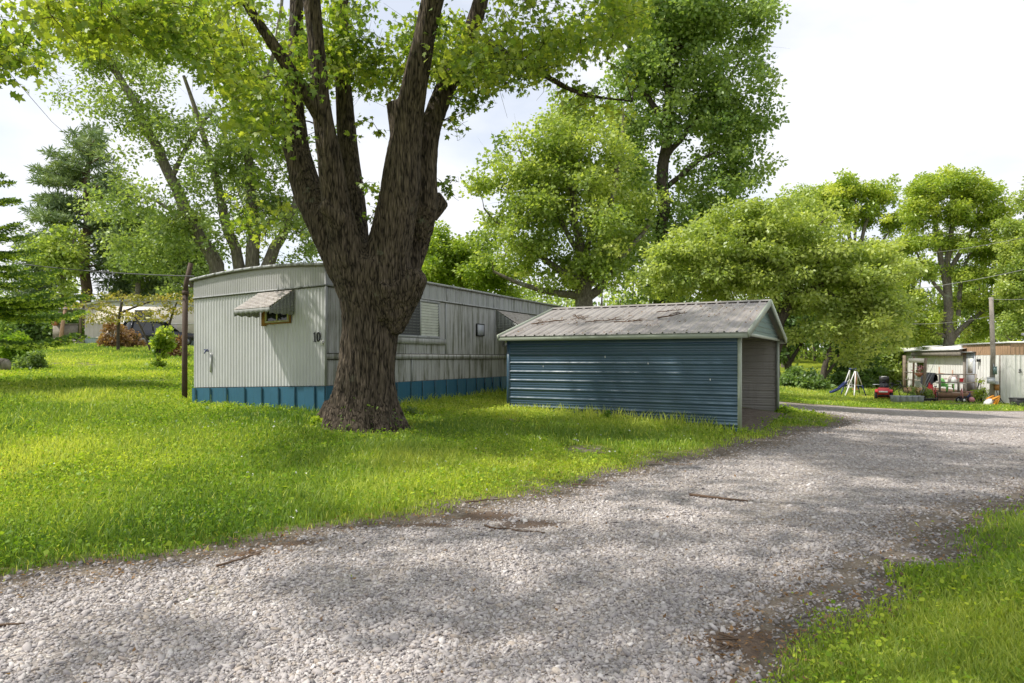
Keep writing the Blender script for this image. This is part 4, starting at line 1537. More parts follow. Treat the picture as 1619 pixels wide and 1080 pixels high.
def _crown(root, base, limbs, vis, hid):
    fake = [(p, r) for p, r in limbs]
    n0 = len(root.children)
    # bare branches and leaves; the stems themselves are in the trunk mesh
    def grow(clumps, leaf, shape, n, size, step, sub, kmax, tw):
        NP = np.vstack([resample(p, r, .3)[0][2:] for p, r in fake])
        NR = np.concatenate([resample(p, r, .3)[1][2:] for p, r in fake])
        NL = np.concatenate([np.full(len(resample(p, r, .3)[0]) - 2, i) for i, (p, r) in enumerate(fake)])
        per = {}

        def put(i, V, F):
            q = per.setdefault(int(i), [[], [], 0])
            q[0].append(V)
            q[1].append(F + q[2])
            q[2] += len(V)
        for p, r in fake:                                     # unseen cores added inside the stems to link the separate branches
            q_, r_ = resample(p, r, .3)
            put(0, *tube_arr(q_, r_ * .5, 6))
        dm = np.array([np.min(np.linalg.norm(NP - c[:3], axis=1)) for c in clumps])
        for ci in np.argsort(dm):
            c = clumps[ci]
            dv = c[:3] - NP
            dist = np.linalg.norm(dv, axis=1)
            k = int(np.argmin(dist + np.clip(-dv[:, 2], 0, None) * .35))
            L = dist[k]
            m = max(3, int(L / step) + 2)
            t = np.linspace(0, 1, m)[:, None]
            mid = rng.normal(size=3) * .12 * L + np.array([0, 0, .16 * L])
            path = NP[k] + dv[k] * t + mid * (4 * t * (1 - t)) + rng.normal(size=(m, 3)) * .03 * L * np.sin(t * math.pi)
            r0 = min(NR[k] * .6, kmax, tw + .011 * L)
            rr = np.maximum(r0 + (tw - r0) * t[:, 0], tw * .6)
            V, F = tube_arr(path, rr, 6)
            put(0, V, F)
            lk = NL[k]
            NP = np.vstack([NP, path[1:]])
            NR = np.concatenate([NR, rr[1:]])
            NL = np.concatenate([NL, np.full(len(path) - 1, lk)])
            for _ in range(sub):
                e = rng.normal(size=3) * c[3] * np.array([.8, .8, .6])
                V, F = tube_arr(np.array([c[:3], c[:3] + e * .5 + rng.normal(size=3) * .04, c[:3] + e]), np.array([tw * .7, tw * .5, tw * .3]), 4)
                put(0, V, F)
        for vs, fs, _ in per.values():
            obj("branch", np.vstack(vs), [np.vstack(fs)], M["maple_bark"], root, smooth=True)
        w = clumps[:, 3] ** 2
        cnt = rng.multinomial(n, w / w.sum())
        idx = np.repeat(np.arange(len(clumps)), cnt)
        off = unit(rng.normal(size=(n, 3))) * (rng.random(n) ** .6)[:, None] * np.array([1, 1, .75])
        C = clumps[idx, :3] + off * clumps[idx, 3][:, None]
        tint = .62 + (rng.normal(size=len(clumps)) * .18)[idx] + rng.normal(size=n) * .15 + .1 * (C[:, 0] < -3.4)
        leaves(leaf, C, size * (.6 + .7 * rng.random(n)), shape, tint, "maple_leaf", root, up=.45, droop=.55, axis=off * .5)
    grow(vis, "crown", "maple", 23000, .085, .3, 4, .04, .006)
    grow(hid, "unseen_crown", "wide", 15500, .22, .8, 0, .09, .012)


big_maple()


# ---------------------------------------------------------------- the other trees
def tree_row():
    lim = px_limb
    # leaning silver maple behind the trailer
    Z = 21
    b = P(392, 500, Z)
    b[2] = g1(b[0], b[1])
    limbs = [lim(Z, (372, 545, 34), (350, 435, 24), (312, 372, 20), (272, 282, 17), (236, 212, 14), (190, 125, 11), (150, 55, 8), (120, 0, 5)),
             lim(Z, (385, 545, 34), (378, 420, 18), (352, 330, 14), (335, 262, 11), (318, 200, 8), (290, 120, 5)),
             lim(Z, (398, 545, 40), (400, 420, 22), (398, 320, 17), (386, 215, 14), (368, 130, 11), (345, 30, 9), (330, -60, 6)),
             lim(Z, (400, 545, 40), (420, 415, 20), (450, 365, 14), (470, 320, 11), (480, 240, 9), (470, 140, 7)),
             lim(Z, (386, 215, 10), (412, 150, 8), (440, 60, 6), (450, -40, 4)),
             lim(Z, (272, 282, 8), (300, 215, 6), (340, 170, 5)),
             lim(Z, (312, 372, 8), (270, 330, 6), (230, 300, 4), (190, 310, 3))]
    cl = np.vstack([ell(150, 90, Z, 110, 80, 2.0, 46, .55, .1), ell(250, 180, Z, 110, 80, 2, 40, .5, .1), ell(370, 250, Z, 130, 110, 2.2, 70, .5, .1),
                    ell(290, 350, Z, 120, 90, 2.0, 60, .5, .1), ell(200, 320, Z, 60, 40, 1.5, 18, .45, .1), ell(430, 330, Z, 70, 90, 1.5, 36, .45, .1), ell(330, 60, Z, 150, 90, 2.5, 64, .6, .1), ell(490, 120, Z, 60, 120, 2, 24, .5, .1),
                    ell(240, 400, Z, 70, 30, 1.5, 20, .4, .1), ell(468, 375, Z, 45, 62, 1.4, 30, .4, 0)])
    make_tree("silver_maple", "leaning grey-stemmed tree with several trunks and airy leaves behind the mobile home's left end", b, limbs, cl, "crown", "leaf", "silver_leaf", "grey_bark", 46000, .115, tint0=.62, tvar=.22, flat=.75)
    # white pine
    Z = 60
    b = P(137, 535, Z)
    b[2] = g1(b[0], b[1])
    limbs = [lim(Z, (134, 545, 17), (135, 430, 15), (137, 330, 11), (140, 250, 6), (143, 205, 2))]
    cl = []
    for k in range(58):
        y = 212 + 218 * (k + random.random()) / 58
        s = random.choice((-1, 1))
        prof = np.interp(y, [210, 240, 280, 330, 380, 430], [10, 34, 66, 80, 86, 78]) * (1.08 if s < 0 else .82)
        w_ = prof * random.uniform(.45, 1.12)
        dz = random.uniform(-3.5, 3.5)
        lift = random.uniform(4, 20)
        limbs.append(lim(Z, (138, y + 8, 4, Z), (138 + s * w_ * .5, y + 2, 2.6, Z + dz * .5), (138 + s * w_, y - lift * .5, 1.2, Z + dz)))
        for f in np.linspace(.3, 1.02, max(2, int(w_ / 11))):
            p = P(138 + s * w_ * f, y + 6 - (6 + lift * .5) * f + random.uniform(-3, 3), Z + dz * f)
            cl.append(np.append(p, .6 * random.uniform(.7, 1.3)))
    make_tree("pine_tree", "tall dark green pine with layered boughs, far off beyond the lawn", b, limbs, np.array(cl), "crown", "tuft", "pine_needle", "pine_bark", 26000, .55, tint0=.55, flat=.38, sub=0, up=.3, step=1.5, twig=.02, droop=-.15)
    # dark evergreens behind the distant trailer
    for i, (px, Zt, top, w_, lab) in enumerate(((195, 63, 395, 52, "broad dark conifer right of the tall pine, over the distant trailer's roof"), (258, 60, 405, 50, "dark conifer behind the distant trailer, nearest the leaning trunk"), (60, 64, 370, 60, "dark conifer left of the tall pine, above the far shrubs"))):
        b = P(px, 540, Zt)
        b[2] = g1(b[0], b[1])
        limbs = [lim(Zt, (px, 545, 12), (px, (545 + top) / 2, 9), (px, top + 8, 3))]
        cl = np.vstack([ell(px, y, Zt, w_ * (0.35 + .65 * (y - top) / 130), 9, 2.2, 12, .9, .25) for y in np.linspace(top + 5, top + 110, 8)])
        make_tree("conifer", lab, b, limbs, cl, "crown", "tuft", "pine_needle", "pine_bark", 9000, .5, tint0=.45, flat=.5, sub=0, up=.3, step=1.5, twig=.02, group="dark conifers beyond the lawn")
    # light trees between pine and leaning maple, and far left
    for px, Zt, ytop, ybot, w_, lm, sz, n, lab in (
            (215, 58, 300, 470, 60, "silver_leaf", .32, 14000, "pale loose-leaved tree between the tall pine and the leaning trunk"),
            (300, 56, 330, 490, 55, "silver_leaf", .3, 14000, "pale green small tree behind the leaning trunk's foot"),
            (95, 56, 345, 470, 40, "bright_leaf", .32, 5000, "small yellow-green tree in front of the pine's lower boughs")):
        b = P(px, 540, Zt)
        b[2] = g1(b[0], b[1])
        m_ = (ytop + ybot) / 2
        limbs = [lim(Zt, (px, 545, 9), (px + 4, m_ + 30, 7), (px - 3, m_ - 20, 3)), lim(Zt, (px + 3, m_ + 40, 5), (px + w_ * .4, m_, 3), (px + w_ * .6, m_ - 40, 2))]
        cl = ell(px, m_, Zt, w_, (ybot - ytop) / 2, 2.2, 46, .7 * Zt / 40, .15)
        make_tree("broadleaf_tree", lab, b, limbs, cl, "crown", "leaf", lm, "grey_bark", n, sz, tint0=.5, sub=1, step=1.0, twig=.015)
    # maple behind the carport
    Z = 27
    b = P(925, 600, Z)
    b[2] = g1(b[0], b[1])
    limbs = [lim(Z, (925, 610, 34), (925, 480, 28), (922, 440, 26), (915, 380, 14), (905, 300, 10), (895, 210, 6), (890, 160, 3)),
             lim(Z, (924, 455, 18), (890, 430, 12), (850, 400, 8), (800, 370, 5), (765, 330, 3)),
             lim(Z, (924, 470, 15), (870, 462, 10), (820, 450, 7), (780, 430, 4)),
             lim(Z, (928, 450, 20), (955, 380, 13), (970, 300, 9), (985, 220, 5), (985, 170, 3)),
             lim(Z, (930, 470, 16), (965, 430, 12), (1000, 390, 8), (1030, 350, 5)),
             lim(Z, (915, 400, 9), (870, 320, 7), (830, 260, 4), (815, 220, 2)),
             lim(Z, (925, 430, 9), (935, 340, 8), (930, 250, 6), (940, 170, 3))]
    cl = np.vstack([ell(905, 190, Z, 60, 55, 2.0, 34, .62, .2), ell(880, 260, Z, 110, 70, 2.8, 76, .62, .2), ell(850, 320, Z, 115, 60, 3, 64, .62, .2), ell(960, 330, Z, 75, 110, 3, 64, .62, .2),
                    ell(830, 390, Z, 90, 45, 2.5, 40, .55, .2), ell(930, 420, Z, 110, 40, 2.5, 44, .55, .2), ell(775, 290, Z, 35, 30, 1.5, 12, .5, .2), ell(880, 455, Z, 60, 14, 2, 12, .4, .2)])
    make_tree("maple_tree", "rounded bright green maple directly behind the carport roof", b, limbs, cl, "crown", "wide", "bright_leaf", "grey_bark", 50000, .135, tint0=.55, tvar=.24)
    # ivy-clad tall tree
    Z = 31
    b = P(1045, 600, Z)
    b[2] = g1(b[0], b[1])
    limbs = [lim(Z, (1043, 600, 26), (1044, 480, 22), (1046, 380, 20), (1050, 280, 19), (1055, 180, 15), (1058, 80, 12), (1060, 0, 8), (1064, -50, 4)),
             lim(Z, (1052, 250, 10), (1100, 190, 8), (1150, 130, 5), (1190, 60, 3)), lim(Z, (1052, 200, 10), (1010, 130, 8), (985, 40, 5), (980, -60, 3)),
             lim(Z, (1050, 300, 9), (1110, 250, 7), (1170, 230, 4)), lim(Z, (1058, 100, 9), (1100, 20, 7), (1150, -60, 4)),
             lim(Z, (1048, 330, 8), (1000, 290, 5), (975, 270, 3)), lim(Z, (1056, 160, 8), (1075, 80, 6), (1120, -20, 4))]
    cl = np.vstack([ell(1100, 40, Z, 125, 90, 3.5, 110, .75, .15), ell(1130, 165, Z, 95, 80, 3, 84, .7, .15), ell(1020, 110, Z, 75, 110, 3, 64, .7, .15), ell(1150, 270, Z, 70, 60, 2.5, 44, .62, .15),
                    ell(1090, 330, Z, 80, 60, 2.5, 34, .6, .25), ell(1000, 330, Z, 50, 90, 2.2, 30, .6, .2), ell(1080, -20, Z, 130, 50, 4, 36, .75, .15), ell(1120, 420, Z, 70, 50, 2, 22, .6, .2), ell(1190, 60, Z, 35, 60, 2, 18, .55, .2), ell(1180, 215, Z, 40, 45, 2, 20, .55, .2), ell(990, 210, Z, 45, 120, 2.2, 36, .55, .1), ell(1070, 400, Z, 60, 60, 2, 24, .5, .1), ell(1060, 180, Z, 50, 70, 2, 26, .55, .1), ell(1005, 410, Z, 60, 80, 2.4, 40, .6, 0), ell(1090, 440, Z, 60, 50, 2.2, 26, .6, 0), ell(1020, 300, Z, 30, 60, 2, 14, .5, 0), ell(1003, 290, Z, 36, 110, 2.2, 44, .55, 0), ell(1085, 290, Z + 1.5, 36, 90, 1.5, 24, .5, 0)])
    # leave the trunk bare where the photograph shows it bare
    pc = np.stack([CX + cl[:, 0] / cl[:, 1] * FPX, HY - (cl[:, 2] - EYE) / cl[:, 1] * FPX], 1)
    cl = cl[~((np.abs(pc[:, 0] - 1048) < 26) & (pc[:, 1] > 225) & (pc[:, 1] < 345) & (cl[:, 1] < Z + .8))]
    make_tree("ivy_clad_tree", "tallest dark green tree with vine-wrapped trunk, behind the carport's right half", b, limbs, cl, "crown", "wide", "deep_leaf", "dark_bark", 70000, .165, tint0=.72, tvar=.25)
    tall = bpy.data.objects["ivy_clad_tree"]
    n = 2600
    t = rng.random(n)
    yy = 600 - t * 330
    th = rng.random(n) * 2 * math.pi
    rr = (.36 + .2 * rng.random(n)) * (1 - .35 * t)
    C = np.stack([(1045 - CX) / FPX * Z + .15 * t + rr * np.cos(th), Z + rr * np.sin(th), EYE - (yy - HY) / FPX * Z], 1)
    keep = (yy > 390) | (rng.random(n) < .3)
    C = C[keep]
    leaves("ivy", C, .18 * (0.6 + .7 * rng.random(len(C))), "wide", .3 + .25 * rng.random(len(C)), "deep_leaf", tall, up=.2, droop=.8)
    # dogwood with tiered, pale foliage right of the carport
    Z = 22
    b = P(1212, 630, Z)
    b[2] = g1(b[0], b[1])
    limbs = [lim(Z, (1212, 640, 24), (1222, 560, 21), (1232, 510, 19), (1246, 470, 17), (1252, 440, 13), (1248, 410, 9), (1230, 380, 6), (1200, 360, 4)),
             lim(Z, (1248, 482, 15), (1275, 458, 12), (1310, 440, 8), (1350, 430, 5), (1400, 440, 3)),
             lim(Z, (1240, 495, 10), (1215, 450, 7), (1180, 430, 5), (1130, 420, 3)),
             lim(Z, (1252, 440, 8), (1280, 390, 6), (1300, 350, 3)), lim(Z, (1246, 420, 7), (1190, 400, 5), (1130, 380, 3), (1080, 385, 2)),
             lim(Z, (1290, 450, 7), (1330, 480, 5), (1380, 500, 3)), lim(Z, (1252, 450, 8), (1290, 410, 6), (1350, 390, 4), (1390, 400, 2))]
    cl = np.vstack([ell(px, y, Z, rx, ry, 1.8, n_, .4, .0) for px, y, rx, ry, n_ in (
        (1180, 345, 70, 16, 30), (1140, 375, 90, 18, 44), (1230, 370, 90, 20, 50), (1090, 405, 70, 18, 30), (1180, 410, 110, 18, 54), (1300, 405, 90, 20, 50), (1110, 440, 90, 16, 36), (1220, 445, 80, 14, 26), (1340, 440, 80, 20, 46), (1380, 475, 55, 22, 34), (1300, 480, 60, 18, 28), (1340, 515, 60, 18, 26), (1260, 525, 40, 14, 12), (1400, 420, 30, 30, 14), (1040, 430, 40, 20, 14), (1160, 470, 60, 12, 14), (1060, 460, 40, 14, 10))] + [ell(1300, 430, Z, 130, 70, 2.0, 60, .42, 0), ell(1370, 520, Z, 60, 60, 1.6, 34, .42, 0), ell(1150, 420, Z, 120, 50, 2.0, 44, .42, 0), ell(1240, 350, Z, 110, 34, 1.8, 36, .42, 0)])
    make_tree("dogwood_tree", "wide low tree with tiered pale leaves, its trunk at the carport's open end", b, limbs, cl, "crown", "oval", "dogwood_leaf", "dark_bark", 74000, .118, tint0=.62, tvar=.22, flat=.62, up=.6)
    # low tree right of the big trunk, behind the roof of the trailer
    Z = 32
    b = P(745, 580, Z)
    b[2] = g1(b[0], b[1])
    limbs = [lim(Z, (745, 590, 12), (742, 480, 10), (735, 420, 6), (725, 370, 3)), lim(Z, (743, 470, 7), (780, 430, 5), (800, 400, 3)), lim(Z, (741, 460, 7), (700, 420, 4), (690, 390, 3))]
    cl = np.vstack([ell(725, 410, Z, 60, 55, 2.5, 56, .6, .1), ell(775, 440, Z, 65, 45, 2.5, 50, .6, .1), ell(690, 420, Z, 40, 60, 2, 30, .55, .1)])
    make_tree("broadleaf_tree", "fresh green bushy tree between the big trunk and the maple behind the carport", b, limbs, cl, "crown", "leaf", "lime_leaf", "grey_bark", 34000, .155, tint0=.35, sub=1)
    # locusts on the right, flat layered crowns
    def locust(lab, Z, px, ybase, tiers, stems, n, lm="lime_leaf"):
        b = P(px, ybase, Z)
        b[2] = g1(b[0], b[1])
        limbs = [lim(Z, *s) for s in stems]
        cl = np.vstack([ell(x, y, Z, rx * 1.05, ry * 1.5, rx * Z / FPX * .8, int(m * 1.5), .55 * Z / 50, .05) for x, y, rx, ry, m in tiers])
        return make_tree("locust_tree", lab, b, limbs, cl, "crown", "leaf", lm, "grey_bark", n, .004 * Z, tint0=.55, tvar=.24, flat=.8, sub=1, step=.9, twig=.018, up=.55)
    locust("locust tree with flat-topped crown and thin upright stems, left of the taller locust", 56, 1350, 600,
           [(1340, 300, 70, 16, 34), (1300, 320, 50, 16, 26), (1390, 310, 40, 20, 22), (1290, 350, 50, 16, 24), (1360, 340, 50, 14, 18), (1410, 350, 24, 16, 10), (1270, 390, 50, 20, 24), (1340, 400, 60, 18, 18), (1380, 440, 50, 30, 30), (1320, 450, 70, 30, 34), (1420, 400, 22, 14, 8)],
           [((1352, 600, 9), (1350, 430, 8), (1345, 380, 6), (1335, 330, 4), (1320, 305, 2)), ((1350, 430, 7), (1362, 380, 6), (1375, 330, 4), (1390, 305, 2)), ((1352, 450, 6), (1390, 390, 4), (1412, 355, 2)), ((1350, 440, 5), (1310, 370, 3), (1290, 340, 2)), ((1350, 400, 5), (1355, 340, 3), (1350, 300, 2))], 52000)
    locust("tall spreading locust tree behind the white mobile home number 8", 43, 1500, 600,
           [(1510, 285, 50, 14, 26), (1545, 310, 50, 16, 28), (1470, 305, 50, 16, 28), (1450, 340, 45, 16, 24), (1510, 340, 60, 18, 36), (1570, 345, 40, 20, 26), (1440, 385, 40, 16, 20), (1500, 385, 60, 16, 26), (1570, 395, 50, 20, 30), (1450, 430, 50, 16, 24), (1540, 435, 50, 16, 24), (1600, 440, 40, 20, 22), (1440, 475, 45, 14, 18), (1530, 480, 60, 14, 20), (1470, 505, 40, 12, 12), (1590, 490, 40, 20, 18), (1450, 530, 40, 12, 12), (1550, 520, 40, 12, 12)],
           [((1500, 600, 17), (1499, 520, 15), (1497, 460, 13), (1500, 400, 9), (1508, 340, 6), (1512, 290, 2)), ((1498, 460, 10), (1485, 400, 8), (1478, 340, 5), (1468, 305, 2)), ((1502, 540, 10), (1525, 510, 8), (1555, 490, 6), (1590, 470, 4), (1615, 445, 2)), ((1500, 430, 8), (1530, 380, 6), (1550, 330, 3)), ((1500, 535, 8), (1470, 515, 5), (1440, 510, 3)), ((1515, 500, 7), (1518, 430, 6), (1540, 390, 3)), ((1496, 470, 6), (1460, 430, 4), (1445, 390, 2))], 76000)
    locust("light green locust crown cut by the photo's right edge, beyond the pole wires", 40, 1640, 620,
           [(1640, 350, 50, 22, 24), (1630, 400, 50, 24, 26), (1620, 450, 50, 24, 26), (1650, 500, 50, 30, 26), (1600, 520, 30, 14, 10), (1610, 370, 30, 22, 20), (1600, 420, 34, 22, 20), (1640, 310, 40, 20, 20), (1605, 470, 30, 24, 16)],
           [((1645, 620, 14), (1643, 480, 11), (1638, 400, 7), (1640, 350, 3)), ((1643, 480, 7), (1620, 440, 4), (1600, 420, 2))], 32000, "bright_leaf")
    locust("small round tree top peeping over the dogwood, left of the flat-topped locust", 66, 1238, 600, [(1238, 330, 30, 22, 26), (1230, 370, 40, 26, 26), (1215, 420, 50, 40, 26)], [((1238, 600, 7), (1238, 400, 6), (1237, 330, 2))], 7000)
    # understorey at the lawn's far edge
    for i, (px, Zt, py, stems, tiers, lm, n, lab) in enumerate((
            (1248, 46, 605, [((1250, 612, 12), (1247, 575, 11), (1240, 535, 9), (1236, 480, 5)), ((1248, 575, 7), (1262, 545, 5), (1285, 525, 3))], [(1235, 500, 50, 40, 40), (1270, 520, 40, 30, 26), (1225, 555, 22, 20, 10)], "deep_leaf", 9000, "dark-trunked small tree at the lawn's far edge, just right of the carport"),
            (1300, 44, 610, [((1297, 618, 11), (1302, 590, 10), (1312, 555, 8), (1318, 500, 5)), ((1300, 600, 5), (1318, 580, 4), (1330, 555, 3))], [(1325, 510, 50, 40, 40), (1360, 530, 40, 34, 30)], "deep_leaf", 11000, "dark leaning two-stemmed tree behind the swing set's left side"),
            (1360, 50, 600, [((1385, 612, 8), (1386, 560, 7), (1390, 490, 5))], [(1385, 500, 45, 50, 50), (1410, 540, 34, 40, 34), (1440, 560, 34, 24, 20)], "bright_leaf", 13000, "leafy young tree left of the white mobile home's far corner"))):
        b = P(px, py, Zt)
        b[2] = g1(b[0], b[1])
        limbs = [lim(Zt, *s) for s in stems]
        cl = np.vstack([ell(x, y, Zt, rx, ry, 1.8, m, .7, .1) for x, y, rx, ry, m in tiers])
        make_tree("understorey_tree", lab, b, limbs, cl, "crown", "leaf", lm, "dark_bark", n, .26, tint0=.45, sub=1, step=.8, twig=.015)


tree_row()


def bush(name, lab, px, py, Z, rx, h, n_cl, n_leaf, lm, size, shape="leaf", cat="shrub", group=None, bark="dark_bark", tint=.5, depth=None, stems=6, cl_r=None, sink=.05):
    b = P(px, py, Z)
    b[2] = g1(b[0], b[1]) - sink
    w = rx * Z / FPX
    hh = h * Z / FPX
    limbs = []
    for k in range(stems):
        a = random.uniform(0, 2 * math.pi)
        e = b + np.array([math.cos(a) * w * .6, math.sin(a) * w * .5, hh * random.uniform(.5, .85)])
        limbs.append((np.array([b + rng.normal(size=3) * [.05, .05, 0], (b + e) / 2 + rng.normal(size=3) * .06 * w, e]), np.array([.03, .02, .008]) * max(.5, min(2, hh / 1.5))))
    d = unit(rng.normal(size=(n_cl, 3)))
    d[:, 2] = np.abs(d[:, 2])
    q = d * (rng.random(n_cl) ** .4)[:, None] * np.array([w, depth or w * .8, hh])
    cl = np.column_stack([b + q + [0, 0, hh * .08], (cl_r or .3 * hh) * (.6 + .7 * rng.random(n_cl))])
    return make_tree(name, lab, b, limbs, cl, "foliage", shape, lm, bark, n_leaf, size, cat=cat, group=group, tint0=tint, sub=1, part="stem", twig=.006, step=.3, limb_sides=5, flat=.85)


def shrubs():
    G = "shrubs along the lawn's far edge"
    bush("shrub", "dense dark shrub left of the distant porch, under the conifers", 85, 548, 51, 34, 52, 40, 9000, "deep_leaf", .3, group=G, tint=.4)
    bush("shrub", "dense dark shrub touching the distant porch's log post", 40, 550, 50, 30, 46, 34, 7000, "deep_leaf", .3, group=G, tint=.45)
    bush("shrub", "tall pale weedy shrub on the lawn at the photo's left edge", 22, 592, 24, 34, 52, 34, 6500, "weed_leaf", .14, group=G, tint=.45, cl_r=.28)
    bush("shrub", "low grey-green shrub right of the tall weedy one on the left lawn", 50, 588, 23, 20, 26, 18, 3000, "silver_leaf", .11, group=G, tint=.35, cl_r=.2)
    bush("dead_shrub", "tall brown dead shrub before the distant trailer's pale skirt", 180, 556, 40, 20, 44, 22, 1500, "dead_leaf", .2, group="dead brown shrubs", cl_r=.35, stems=12)
    bush("dead_shrub", "low brown dead shrub between the tall dead one and the car", 206, 558, 41, 18, 24, 14, 900, "dead_leaf", .18, group="dead brown shrubs", cl_r=.28, stems=9)
    bush("dead_shrub", "brown dead shrub beside the rusty pipe, below the car's side", 274, 564, 33, 22, 30, 20, 1800, "dead_leaf", .15, group="dead brown shrubs", cl_r=.28, stems=12)
    # ornamental tree with yellowish drooping leaves and its slanting neighbour
    lim = px_limb
    Z = 36
    b = P(186, 556, Z)
    b[2] = g1(b[0], b[1])
    cl = np.vstack([ell(x, y, Z, rx, ry, 1.6, n, .36, .0) for x, y, rx, ry, n in ((190, 468, 60, 7, 24), (150, 484, 40, 8, 18), (230, 478, 40, 9, 18), (190, 492, 60, 8, 22), (140, 500, 25, 7, 8), (215, 503, 36, 8, 14), (170, 508, 24, 6, 8))])
    make_tree("ornamental_tree", "yellowish thin-leaved tree in front of the distant cream trailer", b, [lim(Z, (186, 562, 5), (187, 520, 4.5), (191, 490, 4), (193, 470, 4)), lim(Z, (189, 500, 4), (160, 488, 3), (140, 486, 2)), lim(Z, (190, 495, 4), (220, 482, 3), (245, 475, 2))], cl, "crown", "oval", "olive_leaf", "dark_bark", 1700, .14, tint0=.45, sub=1, flat=.45, up=.7, droop=.6)
    Z = 34
    b = P(240, 560, Z)
    b[2] = g1(b[0], b[1])
    cl = np.vstack([ell(x, y, Z, rx, ry, 1.2, n, .33, .0) for x, y, rx, ry, n in ((268, 474, 30, 8, 16), (285, 488, 26, 10, 14), (258, 495, 24, 8, 10), (295, 470, 14, 12, 8), (230, 500, 18, 7, 8))])
    make_tree("ornamental_tree", "thin slanting yellowish tree in front of the parked car", b, [lim(Z, (240, 564, 3.5), (228, 525, 3), (216, 502, 3), (208, 494, 2)), lim(Z, (262, 562, 5), (266, 515, 4), (270, 495, 3), (280, 478, 2))], cl, "crown", "oval", "olive_leaf", "dark_bark", 1000, .13, tint0=.5, sub=1, flat=.45, up=.7, droop=.6)
    Z = 24
    b = P(250, 578, Z)
    b[2] = g1(b[0], b[1]) - .04
    cl = np.vstack([ell(256, 540, Z, 13, 22, .35, 16, .2, .0), ell(250, 574, Z, 14, 5, .35, 9, .14, .0), ell(262, 528, Z, 10, 10, .3, 6, .18, 0)])
    make_tree("sapling", "short sapling with bright sprouts on a cut stem, left of the rusty pipe", b, [lim(Z, (250, 582, 5), (251, 562, 4.5), (247, 550, 3)), lim(Z, (251, 562, 3.5), (256, 552, 3), (260, 530, 1.5))], cl, "crown", "wide", "lime_leaf", "dark_bark", 1500, .12, tint0=.4, sub=1, twig=.005)
    # bushes beyond the swing set
    G2 = "bushes at the edge of the wood"
    bush("bush", "dark glossy bush directly behind the swing set", 1350, 606, 45, 36, 70, 60, 9000, "deep_leaf", .24, group=G2, tint=.35, cat="bush", cl_r=.6)
    bush("bush", "low dark undergrowth bush right of the carport", 1262, 606, 42, 46, 26, 44, 6000, "deep_leaf", .2, group=G2, tint=.4, cat="bush", cl_r=.4)
    bush("bush", "light green bush behind the red mower and grill", 1400, 610, 47, 34, 60, 50, 8000, "bright_leaf", .24, group=G2, tint=.45, cat="bush", cl_r=.6)
    bush("bush", "pale green bush above the tan fascia, behind the pole", 1560, 560, 52, 60, 60, 60, 8000, "bright_leaf", .3, group=G2, tint=.6, cat="bush", cl_r=.9)
    bush("bush", "vivid green bush behind the roof of the white mobile home", 1455, 590, 56, 50, 70, 60, 9000, "lime_leaf", .3, group=G2, tint=.4, cat="bush", cl_r=.9)
    bush("vine_bush", "yellow-green climber at the porch corner left of the pole", 1551, 640, 33.6, 9, 36, 18, 900, "lime_leaf", .09, cat="plant", tint=.6, cl_r=.2)
    # weeds against walls and the trunk
    G3 = "weeds against the walls"
    bush("weed_clump", "bright weed clump at the foot of the big trunk's left side", 503, 668, 10.9, 14, 18, 10, 420, "weed_leaf", .06, "wide", "weed", G3, tint=.6, cl_r=.07)
    bush("weed_clump", "feathery weed clump in front of the blue side skirt", 655, 652, 12.6, 22, 14, 12, 700, "silver_leaf", .05, "leaf", "weed", G3, tint=.4, cl_r=.07)
    bush("weed_clump", "yellowish weeds before the end skirt's left half", 362, 642, 13.0, 12, 9, 8, 260, "weed_leaf", .06, "wide", "weed", G3, tint=.7, cl_r=.06)
    bush("weed_clump", "small weeds at the left corner of the end skirt", 328, 638, 13.2, 9, 8, 7, 200, "weed_leaf", .06, "wide", "weed", G3, tint=.7, cl_r=.06)
    bush("weed_clump", "leafy weed tuft halfway along the carport's blue wall", 958, 662, 13.1, 12, 14, 9, 420, "weed_leaf", .06, "wide", "weed", G3, tint=.4, cl_r=.07)
    bush("weed_clump", "weed tuft at the carport's rear right post", 1236, 650, 17.0, 12, 14, 9, 420, "weed_leaf", .07, "wide", "weed", G3, tint=.35, cl_r=.08)
    # ivy on the trunk base
    n = 260
    th = rng.random(n) * 2 * math.pi
    zz = rng.random(n) ** 1.6 * .5
    rr = .66 - .2 * (zz / .5) + .03 * rng.random(n)
    C = np.stack([-2.43 + rr * np.cos(th), 11.0 + rr * np.sin(th), g1(-2.43, 11.0) + zz], 1)
    C = C[(np.sin(th) < .2) & ((np.cos(th) > .25) | (np.abs(np.cos(th) + .25) < .2))]
    leaves("trunk_ivy", C, .05 + .03 * rng.random(len(C)), "wide", .3 + .4 * rng.random(len(C)), "deep_leaf", bpy.data.objects["maple_tree"], up=.1, droop=.6)


shrubs()


